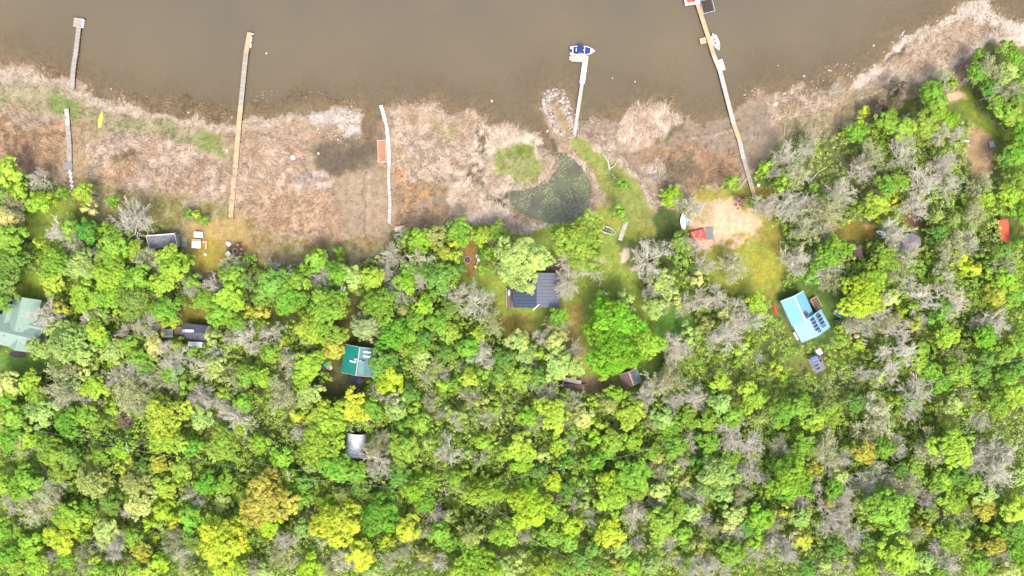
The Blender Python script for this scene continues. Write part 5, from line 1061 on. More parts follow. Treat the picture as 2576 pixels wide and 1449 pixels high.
for X, Y, r in ((2022, 192, .36), (1995, 215, .28), (2197, 115, .33), (2248, 121, .32), (2245, 106, .22), (2183, 134, .22), (2271, 83, .33), (2276, 91, .35), (2269, 88, .3), (2274, 79, .22), (2085, 177, .25), (2090, 178, .25), (2053, 194, .16), (2070, 203, .22), (2198, 164, .3), (2179, 182, .25), (2160, 159, .2), (2224, 131, .22), (2256, 145, .25), (2411, 19, .3), (2380, 47, .3), (2385, 55, .3), (2004, 183, .22), (1740, 370, .2), (1752, 374, .18), (1872, 240, .25), (1957, 166, .25)):
    rock('pale rounded stone scattered in the shallows along the right shore', X, Y, r, 'stones in the shallows of the right shore')
for X, Y, r in ((233, 226, .22), (300, 248, .2), (398, 209, .16), (118, 200, .2), (583, 295, .25), (370, 243, .2), (475, 283, .3), (497, 314, .22), (22, 148, .2), (585, 275, .18), (800, 325, .3), (803, 333, .28), (825, 334, .25), (845, 340, .28), (850, 351, .25), (869, 291, .28), (884, 268, .22), (857, 354, .22), (833, 350, .2)):
    rock('pale stone scattered along the left and middle shoreline', X, Y, r, 'stones along the left and middle shoreline')
jr = random.Random(21); inner = [(1388, 262), (1400, 252), (1418, 275), (1436, 330), (1440, 350), (1418, 335), (1398, 300)]
def pin_(x, y, poly):
    c_ = False
    for i in range(len(poly)):
        (x1, y1), (x2, y2) = poly[i], poly[i-1]
        if (y1 > y) != (y2 > y) and x < (x2-x1)*(y-y1)/(y2-y1)+x1: c_ = not c_
    return c_
outer = [(1364, 240), (1380, 227), (1397, 223), (1415, 230), (1432, 255), (1445, 285), (1455, 315), (1455, 345), (1440, 350), (1412, 338), (1390, 318), (1376, 292), (1366, 265)]
cnt = 0; pl_ = []
while cnt < 230:
    x, y = jr.uniform(1360, 1460), jr.uniform(220, 355)
    if not pin_(x, y, outer) or pin_(x, y, inner): continue
    r = jr.uniform(.22, .62) if y < 300 else jr.uniform(.18, .38)
    if any((x-a_)**2+(y-b_)**2 < ((r+c_)*.62/S)**2 for a_, b_, c_ in pl_) and jr.random() < .97: cnt += .02; continue
    pl_.append((x, y, r)); cnt += 1; jd = jr.choice((-60, -35, -15, 0, 10, 22))
    rock('rounded grey-pink rock heaped around the end of the rock spit', x, y, r, 'rocks armouring the rock spit', A(*[v+jd for v in (198, 182, 166)], .48), sink=.1)
print('JETTY', len(pl_))
# pebbles: uncountable
gp = np.random.default_rng(5); ico = np.array([(0, 0, 1), (.9, 0, .3), (.28, .85, .3), (-.73, .53, .3), (-.73, -.53, .3), (.28, -.85, .3), (0, 0, -.5)]); fi = [(0, 1, 2), (0, 2, 3), (0, 3, 4), (0, 4, 5), (0, 5, 1), (6, 2, 1), (6, 3, 2), (6, 4, 3), (6, 5, 4), (6, 1, 5)]
PB = np.zeros(sh)
for p_, dnv in (([(-200, 152), (40, 175), (150, 205), (250, 240), (330, 262), (430, 283), (560, 303), (640, 298), (640, 325), (470, 312), (330, 287), (150, 224), (-200, 190)], .35), ([(770, 292), (850, 275), (900, 290), (905, 350), (860, 360), (800, 335)], .6), ([(980, 262), (1010, 250), (1100, 262), (1130, 280), (1100, 282), (985, 278)], .35), ([(2255, 95), (2345, 62), (2400, 26), (2450, 2), (2490, 0), (2520, 42), (2600, 56), (2600, 75), (2500, 60), (2440, 50), (2350, 90), (2260, 115)], 1.0), ([(2040, 190), (2150, 150), (2210, 160), (2160, 190), (2060, 215)], .45), ([(1456, 296), (1530, 300), (1520, 325), (1460, 345)], .5), ([(1790, 235), (1830, 240), (1830, 270), (1790, 280)], .0), ([(1870, 225), (1925, 220), (1920, 260), (1870, 270)], .4), ([(640, 225), (700, 215), (720, 235), (650, 260)], .2), ([(1860, 340), (1930, 240), (1960, 260), (1900, 330)], .15)):
    PB = np.maximum(PB, dnv*np.clip(sdist(GX+n1*4, GY+n2*4, W(p_))/1.0+.3, 0, 1))
n = 90000; x = gp.uniform(-134, 140, n); y = gp.uniform(30, 74, n); j, i = np.searchsorted(gy, y)-1, np.searchsorted(gx, x)-1
ok = PB[j, i] > gp.uniform(0, 1, n); x, y, j, i = x[ok], y[ok], j[ok], i[ok]; n = len(x); r = gp.uniform(.05, .2, n)**1.0*np.where(gp.uniform(0, 1, n) > .9, 1.6, 1)
V = np.stack([x, y, np.maximum(GZ[j, i], -.06)], 1)[:, None, :]+ico[None]*r[:, None, None]*gp.uniform(.7, 1.2, (n, 1, 3)); F = np.array(fi)[None]+(np.arange(n)*7)[:, None, None]
cl = np.repeat(np.array(A(216, 198, 180, .55))*gp.uniform(.6, 1.25, n)[:, None], 7, axis=0)
PM = leaf_mat('pebble', 0.0, 'attr')
tag(link_mesh('shore_pebbles', np_mesh('shore_pebbles', V.reshape(-1, 3), F.reshape(-1, 3), PM, {'col': cl})), 'white and pink pebbles strewn along the waterline', 'pebbles', kind='stuff'); print('pebbles', n)
# ------------------------------------------------------------ vegetation
LEAF = leaf_mat('leaves', 0.28)
COVER = leaf_mat('low_leaves', 0.2, 'attr')
BARK = mk_mat('bark', A(120, 108, 92), 0.9, var=0.3, scale=3)
DEADWOOD = mk_mat('dead_twigs', A(196, 186, 168), 0.9, var=0.2, scale=1.5, objcol=True)

def frame(n):
    u = np.cross(n, np.array([0.31, 0.77, 0.55])); u /= np.linalg.norm(u, axis=1, keepdims=True)+1e-9
    return u, np.cross(n, u)
def leaves(cen, nrm, size, g, ratio=0.62):
    n = len(cen); u, v = frame(nrm); a = g.uniform(0, 2*PI, n)[:, None]
    p = u*np.cos(a)+v*np.sin(a); q = -u*np.sin(a)+v*np.cos(a); s = size[:, None]
    V = np.stack([cen-p*s, cen-q*s*ratio, cen+p*s, cen+q*s*ratio], 1).reshape(-1, 3)
    return V, np.arange(n*4).reshape(n, 4)
def unit(g, n):
    v = g.normal(size=(n, 3)); return v/np.linalg.norm(v, axis=1, keepdims=True)
def crown(name, R, Hh, z0, nlobe, nclump, nleaf, leaf, seed, clump_r, flat=0.0):
    g = np.random.default_rng(seed)
    ld = unit(g, nlobe); ld[:, 2] = np.abs(ld[:, 2])*0.9-0.15
    ang = np.arange(nlobe)*2.4+g.uniform(0, 6); el = np.linspace(-0.25, 1.25, nlobe)
    ld = np.stack([np.cos(ang)*np.cos(el), np.sin(ang)*np.cos(el), np.sin(el)], 1)
    lr = g.uniform(0.33, 0.55, nlobe); lc = ld*(g.uniform(0.62, 0.98, nlobe)-lr*0.55)[:, None]
    k = g.integers(0, nlobe, nclump); d = unit(g, nclump); d[:, 2] = np.where(d[:, 2] < -0.25, -d[:, 2], d[:, 2])
    out = d*0.75+ld[k]*0.5; out /= np.linalg.norm(out, axis=1, keepdims=True)
    cc = lc[k]+out*(lr[k]*g.uniform(0.75, 1.08, nclump))[:, None]
    aa = np.arctan2(cc[:, 1], cc[:, 0]); cc[:, :2] *= (1+.16*np.sin(aa*3+seed)+.1*np.sin(aa*5+seed*2))[:, None]; cc *= np.array([R*1.06, R*1.06, Hh])
    ct = g.uniform(0.84, 1.18, nclump)*(1+0.1*g.normal(size=nlobe)[k]); ch = g.normal(0, 0.006, nclump)+g.normal(0, 0.008, nlobe)[k]
    cr = clump_r*g.uniform(0.7, 1.35, nclump)
    kk = np.repeat(np.arange(nclump), nleaf); b = unit(g, len(kk)); rad = g.uniform(0.35, 1.0, len(kk))**0.6
    b[:, 2] = np.where(b[:, 2] < -0.4, -b[:, 2], b[:, 2])
    pos = cc[kk]+b*(rad*cr[kk])[:, None]*np.array([1, 1, 0.8])
    nr = b*0.8+out[kk]*0.35+np.array([0, 0, 0.25])+g.normal(0, 0.3, (len(kk), 3)); nr /= np.linalg.norm(nr, axis=1, keepdims=True)
    V, F = leaves(pos+np.array([0, 0, z0]), nr, leaf*g.uniform(0.65, 1.3, len(kk)), g)
    ti = np.repeat(ct[kk]*g.uniform(0.82, 1.18, len(kk)), 4); hu = np.repeat(0.5+ch[kk]+g.normal(0, 0.004, len(kk)), 4)
    return np_mesh(name, V, F, LEAF, {'tint': ti, 'hue': hu})
def spray(name, R, Hh, z0, tiers, nbr, nleaf, leaf, seed):
    g = np.random.default_rng(seed); pos = []; nr = []; tt = []
    for t_ in range(tiers):
        f = t_/max(1, tiers-1); rr = R*(1-0.62*f); zz = z0-Hh*0.6+Hh*1.5*f
        for b_ in range(nbr):
            a = 2*PI*b_/nbr+t_*0.5+g.normal(0, 0.12); L = rr*g.uniform(0.75, 1.1); m = int(nleaf*L/R)
            s = g.uniform(0.12, 1, m); w = 0.16*R*(1.15-s)*g.normal(size=m)*1.0
            x = np.cos(a)*s*L-np.sin(a)*w; y = np.sin(a)*s*L+np.cos(a)*w
            z = zz+0.25*L*np.sin(s*2.2)-np.abs(w)*0.5+g.normal(0, 0.05*R, m)
            pos.append(np.stack([x, y, z], 1)); n = np.stack([np.cos(a)*0.3-np.sin(a)*w, np.sin(a)*0.3+np.cos(a)*w, np.full(m, 0.8)], 1)+g.normal(0, 0.3, (m, 3)); nr.append(n)
            tt.append(np.full(m, g.uniform(0.8, 1.2)))
    pos = np.vstack(pos); nr = np.vstack(nr); nr /= np.linalg.norm(nr, axis=1, keepdims=True); tt = np.concatenate(tt)
    V, F = leaves(pos, nr, leaf*g.uniform(0.7, 1.3, len(pos)), g, 0.35)
    return np_mesh(name, V, F, LEAF, {'tint': np.repeat(tt*g.uniform(0.85, 1.15, len(pos)), 4), 'hue': np.repeat(0.5+g.normal(0, 0.006, len(pos)), 4)})
def tubes(name, segs, mat, n=3):
    s = np.array(segs, dtype=np.float64); p, q, r1, r2 = s[:, 0:3], s[:, 3:6], s[:, 6], s[:, 7]
    d = q-p; d /= np.linalg.norm(d, axis=1, keepdims=True)+1e-9; u, v = frame(d); V = []
    for base, r in ((p, r1), (q, r2)):
        for k in range(n):
            a = 2*PI*k/n; V.append(base+(u*math.cos(a)+v*math.sin(a))*r[:, None])
    V = np.stack(V, 1); m = len(s); idx = np.arange(m*2*n).reshape(m, 2*n)
    F = np.stack([np.stack([idx[:, k], idx[:, (k+1) % n], idx[:, n+(k+1) % n], idx[:, n+k]], 1) for k in range(n)], 1).reshape(-1, 4)
    return np_mesh(name, V.reshape(-1, 3), F, mat, {'tint': np.ones(m*2*n)})
def bare(name, R, h, seed, dens=0.86, tw=0.027):
    rd = random.Random(seed); limbs = []; twigs = []
    def rv(s): return Vector((rd.gauss(0, s), rd.gauss(0, s), rd.gauss(0, s)))
    def grow(p, d, L, r, lev):
        n = 3 if lev < 3 else 2; q = p
        for i in range(n):
            d = (d+rv(0.16)+Vector((0, 0, 0.07))).normalized(); e = q+d*L/n
            (limbs if lev < 2 else twigs).append((*q, *e, max(r*(1-0.25*i/n), tw*0.8), max(r*(1-0.25*(i+1)/n), tw*0.6)))
            if lev < 4:
                for _ in range({1: 2, 2: 2, 3: 3}[lev] if rd.random() < dens else 1):
                    ax = rv(1).normalized(); dd = (d*0.85+ax*0.75); dd.z = dd.z*0.75+0.08
                    grow(e, dd.normalized(), L*rd.uniform(0.45, 0.68), r*0.55, lev+1)
            q = e
    trunk_h = h*0.42; lean = Vector((rd.gauss(0, 0.3), rd.gauss(0, 0.3), trunk_h))
    limbs.append((0, 0, -0.3, *lean, 0.16, 0.12)); nb = rd.randint(7, 9)
    for i in range(nb):
        a = 2*PI*i/nb+rd.gauss(0, 0.35); el = rd.uniform(0.15, 0.95)
        d = Vector((math.cos(a)*math.cos(el), math.sin(a)*math.cos(el), math.sin(el)))
        st = lean*rd.uniform(0.75, 1.0); grow(st, d, R*0.95*rd.uniform(0.7, 1.0), 0.095, 1)
    grow(lean, Vector((0.1, 0, 1)), R*0.8, 0.09, 1)
    return tubes(name+'_limbs', limbs, DEADWOOD, 5), tubes(name+'_twigs', twigs, DEADWOOD, 3), twigs
def trunk_mesh(name, h, r, seed, spread):
    rd = random.Random(seed); segs = []; q = Vector((0, 0, -0.3)); d = Vector((rd.gauss(0, .05), rd.gauss(0, .05), 1)).normalized()
    for i in range(4):
        e = q+d*(h*0.62+0.3)/4; segs.append((*q, *e, r*(1-0.13*i), r*(1-0.13*(i+1)))); q = e; d = (d+Vector((rd.gauss(0, .07), rd.gauss(0, .07), 0))).normalized()
        if i >= 1:
            for _ in range(2):
                a = rd.uniform(0, 2*PI); m = q+Vector((math.cos(a), math.sin(a), 0.8))*spread*0.35; e2 = m+Vector((math.cos(a+.3), math.sin(a+.3), 0.7))*spread*0.3
                segs += [(*q, *m, r*0.45, r*0.3), (*m, *e2, r*0.3, r*0.12)]
    return tubes(name, segs, BARK, 7)

CR = {'mid': [], 'big': [], 'small': [], 'spray': [], 'fine': []}
for s in range(5): CR['mid'].append((crown('crown', 2.7, 2.1, 6.2, 9, 120, 26, 0.20, 100+s, 0.42), trunk_mesh('trunk', 8, 0.16, s, 2.7), 2.7, 8.2))
for s in range(3): CR['big'].append((crown('crown', 5.4, 4.0, 9.0, 15, 400, 26, 0.22, 200+s, 0.55), trunk_mesh('trunk', 12, 0.32, 30+s, 5), 5.4, 13.0))
for s in range(4): CR['small'].append((crown('crown', 1.5, 1.3, 2.1, 6, 42, 24, 0.17, 300+s, 0.34), trunk_mesh('trunk', 2.8, 0.07, 60+s, 1.3), 1.5, 3.4))
for s in range(3): CR['spray'].append((spray('crown', 3.6, 3.0, 6.5, 5, 13, 90, 0.26, 400+s), trunk_mesh('trunk', 9.5, 0.18, 80+s, 2.5), 3.6, 10.0))
for s in range(3): CR['fine'].append((crown('crown', 2.9, 2.1, 6.0, 9, 230, 9, 0.17, 500+s, 0.36), None, 2.9, 8.2))
BR = [bare('bare', 2.9, 8.6, 900+s) for s in range(7)]
def sparse_leaves(tw, seed, num=900, size=0.13):
    g = np.random.default_rng(seed); a = np.array(tw); k = g.integers(0, len(a), num)
    c = a[k, 3:6]+g.normal(0, 0.16, (num, 3)); nr = unit(g, num); nr[:, 2] = np.abs(nr[:, 2])+0.3; nr /= np.linalg.norm(nr, axis=1, keepdims=True)
    V, F = leaves(c, nr, size*g.uniform(0.6, 1.3, num), g)
    return np_mesh('crown', V, F, LEAF, {'tint': np.repeat(g.uniform(0.75, 1.25, num), 4), 'hue': np.repeat(0.5+g.normal(0, 0.01, num), 4)})
SL = [sparse_leaves(BR[s][2], 40+s, 1500, 0.15) for s in range(4)]

TC = dict(G=(130, 167, 64), D=(112, 149, 66), Y=(152, 183, 66), M=(122, 172, 52), L=(168, 188, 104), V=(172, 194, 62), O=(170, 174, 72), K=(158, 166, 92), P=(146, 162, 108), S=(168, 176, 116), F=(196, 198, 122), B=(222, 216, 194), X=(128, 104, 92), W=(156, 184, 60), T=(140, 170, 60))
KL = 0.88
NM = dict(M='bright green maple-like', G='mid-green', D='dark green', Y='yellow-green', L='pale lime-green', V='bright yellow-green', O='golden-olive', K='feathery olive', P='feathery sage-green', S='thin-leaved olive', F='cream-flecked green', B='leafless grey', X='reddish-brown twiggy', W='feathery lime', T='spiky mid-green')
LM = [('the grey shingled shed', 412, 603), ('the sage-roofed house', 50, 820), ('the charcoal-roofed cabin', 490, 832), ('the teal-roofed house', 903, 905), ('the silver arched shed', 893, 1118),
      ('the ribbed cottage roof', 1345, 730), ('the two-tone hut roof', 1585, 952), ('the sky-blue roof', 2025, 795), ('the solar panel shed', 2056, 915), ('the orange-red shed', 2521, 581),
      ('the grey pavilion roof', 2290, 612), ('the big golden tree', 675, 1280), ('the brightest yellow tree', 1340, 1275), ('the red tarp', 1752, 590), ('the lily pond', 1400, 500),
      ('the leftmost utility pole', 319, 1130), ('the rightmost utility pole', 1121, 1243), ('the long fresh dock', 600, 420), ('the narrow brown roof', 2162, 635), ('the forked driftwood', 1550, 420),
      ('the bottom left corner', 0, 1449), ('the middle of the bottom edge', 1400, 1449), ('the bottom right corner', 2576, 1449), ('the right end of the shore', 2500, 150), ('the middle of the right edge', 2576, 850), ('the middle utility pole', 725, 1202), ('the lower right wood centre', 2000, 1180)]
ORD = ['', 'second ', 'third ', 'fourth ', 'fifth ', 'sixth ', 'seventh ', 'eighth ', 'ninth ', 'tenth ', 'eleventh ', 'twelfth ', 'thirteenth ', 'fourteenth ']
TREES = []
def T(cx, cy, s):
    for w in s.split():
        a, b, r = w.split(','); kind = r[-1]; r = float(r[:-1])
        TREES.append((644*cx+float(a)/4, 362.25*cy+float(b)/4, r, kind))
T(0, 1, '100,300,150Y 220,480,90Y 490,550,75V 400,600,100Y 860,500,95Y 1150,580,70G 1900,700,55D 1990,715,42Y 2070,775,48G 1070,850,60Y 740,850,100G 880,880,110D 430,1000,60Y 1180,1010,140G 1340,1060,90Y 1690,1130,105Y 130,960,150G 100,1180,150D 600,1190,150G 850,1220,150L 1140,1150,130G 1130,1330,160Y 1400,1350,130G 1760,1250,130Y 1890,1180,75Y 2350,1320,110G 2480,1370,90D 560,1380,110Y 1640,1400,120Y 1960,1380,80G 60,620,110S 90,760,100F 60,1390,120D 1230,740,160B 560,870,110B 690,940,110B 930,1100,75B 1430,1150,100B 1600,1170,90B 1860,1410,80B 2130,1420,90B 2320,1210,90B 2460,1390,75B 300,360,100B 920,650,60F 640,500,60G')
T(1, 1, '640,1170,110G 180,1390,150D 400,1410,130G 490,1290,80Y 850,1300,120G 970,1330,110L 1170,1350,110Y 840,1085,55Y 2040,870,110G 2430,880,90G 2250,930,90Y 2000,985,65V 1680,970,110Y 1800,930,110K 1560,960,80G 1880,1120,100O 2000,1130,80Y 1680,1080,80D 1850,1330,160D 2030,1270,85D 1500,1390,110Y 1560,1260,90D 2310,1100,72G 2280,1260,62G 1340,1140,110B 1660,1210,150B 1350,1290,90B 1360,1400,90B 340,1310,100B 150,1250,80B 660,1310,120B 1660,1350,80B 1475,890,45B 2355,955,38B')
T(2, 1, '85,1180,235L 700,985,238G 1610,530,128W 1540,1290,45G 1680,1000,90D 1670,1120,80D 1100,430,60G 1060,700,75G 1690,1190,25Y 2200,400,80G 1500,1400,110L 1850,1350,80F 2540,250,70Y 2300,585,55X 2420,580,55G 650,1150,150B 800,1220,125B 575,1350,125B 1385,1150,160B 1500,1040,70B 1860,640,100B 1725,605,60B 1880,1020,90B 1960,1200,90B 2270,1290,105B 2210,1140,50B 1590,1400,90B 2550,640,85B 400,1170,50L')
T(3, 1, '220,110,100B 110,260,70B 330,250,100B 410,60,80B 60,620,110B 300,560,115B 280,660,110B 450,580,90B 620,680,140S 400,850,100B 600,880,100B 820,520,110B 1010,260,120B 1400,130,110B 1800,200,120B 1650,400,140B 1850,350,100B 1560,590,120B 1330,915,125B 1900,1000,120S 2100,950,90B 2200,420,110S 2150,700,110S 330,1150,125B 700,1230,135B 1430,1150,110B 1900,1130,100B 2450,1250,100B 1300,1300,90S 1850,1380,110B 1480,1390,90B 1100,130,110S 700,1350,90S 430,960,70P 150,400,80G 450,430,55G 620,1100,155G 780,1050,80G 910,1200,55Y 420,1320,80G 1020,1370,130Y 1050,620,120Y 1180,420,110G 1240,600,55V 1300,380,90G 1100,770,35V 870,650,70G 1150,1150,110G 1890,1150,85V 1950,1240,75V 2060,1255,75V 2200,1290,75Y 2160,560,90Y 2400,530,110Y 2380,150,90D 2480,100,110G 2500,350,90G 2130,880,50G 2350,1080,100D 2360,1380,120Y 2540,1000,80G 1700,1330,70G 1850,750,100K 1700,900,90D 1680,720,100K 2560,700,90G')
T(3, 0, '960,1130,55V 900,1220,38V 745,1330,38V 870,1340,90G 1180,1230,110G 1330,1290,110G 1600,950,110G 1650,1060,120G 1830,850,65Y 1700,870,60D 1550,1250,130G 1780,1210,90Y 2080,750,95G 2280,650,110S 2380,740,100L 2450,600,90G 2370,480,70G 2200,900,90D 2280,1060,90G 2400,1150,110G 2450,1020,90D 2520,1250,90G 2510,1390,90G 2100,560,60D 1290,940,100X 1850,770,90B 2350,920,90B 2200,700,80B 1450,1200,60B 2540,900,90B 1380,1380,80B 1780,1330,100B 1930,1330,70B 460,1400,75B 740,900,60B 2560,780,80G 1120,1080,70X')
T(0, 2, '60,100,120D 870,60,130Y 1100,100,130G 1350,120,150D 1220,220,60Y 1430,200,65V 1700,230,140G 1705,300,88Y 2060,130,100G 2330,90,140Y 2230,280,120G 2540,230,80O 2150,490,82L 2400,350,90G 640,200,80O 600,420,110L 760,420,80Y 425,610,105L 690,560,170L 860,640,110L 660,800,80Y 940,280,80L 1080,260,80L 1150,640,110L 1160,740,70Y 1580,560,95F 1580,670,65F 1330,560,100G 1420,700,110G 1790,600,85Y 1960,650,75G 980,990,110Y 830,950,80L 900,830,80L 350,910,90Y 300,970,90Y 420,1100,110Y 460,1240,140L 100,950,130L 80,1100,120G 200,1290,120G 60,1340,110G 700,1330,120G 900,1270,110G 1160,1200,70Y 1700,1290,185Y 1530,1110,50Y 1290,1330,85X 1900,980,80G 2050,1290,110L 2270,1050,70Y 2480,1150,100G 2500,880,110G 2420,1390,90Y 2330,940,90S 1270,1000,150S 1250,1130,130S 1650,950,100S 2170,780,90L 380,300,130B 500,230,75B 830,320,110B 1610,160,80B 1900,20,70B 1380,380,100B 1200,470,70B 1500,350,90B 1700,740,150B 1300,820,120B 1100,900,90B 550,950,160S 620,1100,130B 820,1130,80B 2020,820,110B 1480,930,90B 1730,1000,80B 1950,1120,100B 2060,1150,100B 2280,1310,140B 2270,1200,90B 2460,560,120B 2290,530,70B 2120,660,70B 1500,1180,60B 2350,870,60B 1000,430,110Y 1080,520,90G 1750,850,100G 1500,780,90D 700,980,90D 900,150,110Y')
T(1, 2, '90,100,100D 350,120,150G 720,180,190G 80,230,80O 560,400,150Y 820,470,105G 270,540,60O 530,520,100K 780,610,110O 150,650,100G 560,760,135Y 480,900,110Y 90,900,90Y 1110,380,175P 1250,190,160G 1480,220,90K 1700,180,100Y 1400,470,150G 1560,480,90G 1830,350,110G 1950,450,100G 1700,520,90D 1650,620,100G 1280,770,140D 1350,900,140V 1670,710,100L 2230,480,90Y 2150,600,115G 1900,660,100D 2500,720,110D 2150,900,90Y 2300,830,80G 2430,890,90D 2470,930,70Y 1900,960,80Y 1560,1060,90D 1430,1100,80L 550,1060,110L 990,1180,130V 800,1270,120Y 640,1280,125Y 440,1270,85V 730,1380,135Y 1180,1200,100G 1420,1230,100L 1600,1200,70Y 1940,1230,60L 2050,1270,80L 1500,1390,80G 1650,1340,100G 80,470,100B 320,730,110B 1370,70,110B 1540,90,50B 2000,100,105B 2180,190,135B 2360,320,105S 2270,660,120B 1610,580,50B 1700,880,110S 1900,860,80B 1220,1050,70B 1400,1160,80B 1750,1150,80B 240,1130,140S 280,960,80S 1850,1280,60B 1540,1300,50B 2100,1050,60B 2180,1130,80B 2230,1310,60B 2350,1290,80B 2020,1380,80B 2050,800,50B 1950,230,90D 1600,330,100G 2300,1150,80K 700,900,50Y 1800,800,80G 2400,1200,80G 2000,950,80G')
T(2, 2, '1010,320,215M 1000,600,235M 1320,560,160Y 1160,450,150M 1150,650,150M 940,800,100M 900,150,100G 1130,100,85L 1180,210,65L 470,290,95G 430,400,105S 60,530,110L 430,530,105L 215,540,42Y 280,640,70Y 130,680,90L 460,760,145L 620,790,95L 80,880,110G 250,900,100D 1020,1060,95Y 980,1160,125K 1180,1250,120Y 1190,1110,80D 700,1290,110L 430,1270,140Y 250,1160,60Y 150,1290,100Y 530,1070,60G 810,1140,60Y 850,1380,80Y 1500,1320,110L 1790,440,85L 1780,560,60L 1420,200,105L 1610,110,85L 1890,220,38V 2120,240,75F 2450,150,100Y 2330,600,85Y 2250,760,48Y 2080,930,90Y 2350,990,90Y 2400,1130,90Y 2080,1150,105L 2200,1290,110G 1950,1330,100G 310,520,80B 610,640,80B 170,720,90B 550,30,85B 1430,40,80B 1530,210,65B 1760,170,90B 1950,120,95B 2100,60,100B 1650,560,110B 1820,590,60B 1650,740,100B 2200,470,145B 2290,230,110B 2430,330,125B 2050,530,90B 1600,910,130S 1460,1010,110B 1340,1110,110B 1350,1200,80B 1620,1160,90B 1790,1130,115B 1880,1070,80B 160,970,70B 280,1010,80B 430,1010,60B 370,1100,80B 650,1120,70B 580,1200,90B 1410,1350,60B 2260,1420,110B 2500,680,50B 230,1390,80B 1380,430,45G 1950,360,80K 2200,330,60F 2500,1100,80G 570,1330,60B 1750,1290,90G 1600,1400,100G 2480,1300,90K')
T(3, 2, '920,100,190V 1200,90,90L 1300,240,70Y 1440,170,70G 2250,80,105O 2430,80,110G 2150,500,110Y 1780,480,110Y 1440,350,80O 1800,720,75Y 1680,300,80G 1900,850,120G 2150,700,100D 2100,840,110D 2450,1050,130Y 2300,1170,120G 1830,1160,90L 1260,1120,60Y 1100,900,75L 600,1250,110G 300,1180,110G 120,1250,130G 60,800,75Y 130,870,60Y 900,560,55V 1500,600,90G 1700,950,100G 1150,230,115B 980,250,110B 950,330,110B 1040,430,80B 1230,330,85S 1400,450,110B 1580,340,80B 1640,110,120B 1950,130,140B 2400,370,120B 2150,340,60B 1350,660,145B 1250,880,120B 1000,870,75B 1550,1180,165B 1180,1330,150B 1970,730,90S 2010,1130,80S 2220,1370,90B 1750,200,90G 2500,560,110G 2350,650,100G 1600,820,100G 1500,760,90Y 2500,800,100D 1400,1100,90D 850,1150,100D 2350,900,100G 450,1330,110Y 700,400,50Y 1330,700,70G')
T(0, 3, '150,60,120G 300,60,110Y 540,180,150G 960,320,48Y 930,490,200K 1370,510,170K 1270,330,85O 1620,310,90O 1700,70,150Y 1960,140,90G 2250,120,150G 620,400,110G 300,500,165G 100,520,100Y 1700,530,115Y 1430,720,125L 1660,770,100V 1780,860,85V 1530,900,75V 1950,830,125G 740,830,140Y 820,880,75V 580,760,60V 640,1040,145V 350,1120,125Y 860,1020,70Y 1100,980,130L 1450,1180,95O 1570,1050,50V 1640,1290,95V 2250,1080,250V 2420,870,100Y 2100,500,110G 2300,500,110G 2260,680,90L 980,1280,80Y 1000,1380,100G 400,1330,110Y 200,1300,100Y 1400,1390,100Y 1550,1400,110Y 800,1370,110S 1150,1400,100G 2400,1350,100Y 100,1200,120G 1700,1170,100S 150,140,110S 350,150,90B 420,620,150B 60,690,100B 260,820,140B 450,800,100B 640,880,90B 1920,690,100B 1240,830,90B 1720,1040,60B 1100,1150,130B 1820,1250,110B 450,1290,80B 2200,1330,80B 2520,1420,80B 750,250,110D 1050,230,100G 1450,350,90D 1150,700,110D 900,750,90G 1350,1050,90G 1950,1050,100D 1950,1390,100K 700,1250,90G 60,950,110G 2480,620,90G 1250,180,90Y 1850,350,100G')
T(1, 3, '120,700,230O 130,540,130O 150,900,120V 660,120,175Y 800,330,145G 810,430,60V 550,340,75L 260,250,105Y 60,100,90Y 450,640,120G 830,900,210V 740,700,100V 880,630,130K 1250,820,175G 1520,950,125V 1330,1080,80V 1080,1210,145V 560,1350,125V 490,960,90L 700,1060,70L 1500,150,145G 1740,100,70L 1700,260,48V 1600,570,165T 1700,480,125T 2240,600,190T 2420,600,125T 2130,370,70Y 2130,200,60L 2290,80,90Y 2520,200,90Y 2170,1050,160K 2480,1000,130Y 1870,1000,110G 1950,840,80K 2270,1330,190Y 1200,1400,90L 950,1420,60Y 2050,1400,120Y 2450,1350,130L 200,1270,110S 1270,70,70B 1190,330,140B 1370,210,70B 1200,180,80S 1920,240,110B 1890,90,60B 2250,300,80B 1790,850,85B 1660,1040,70B 1500,1110,50B 260,1120,100B 650,1110,80B 870,1290,105B 1320,1330,90B 1480,1250,80B 1830,1350,80B 420,70,80B 370,1330,60B 1610,1370,60B 330,420,90G 1000,400,110G 1050,560,100D 1450,420,110D 1700,700,100G 1350,620,90D 500,500,100D 100,1400,90L 700,1400,90S 1700,1230,100K 1950,1100,90G 2000,450,90G')
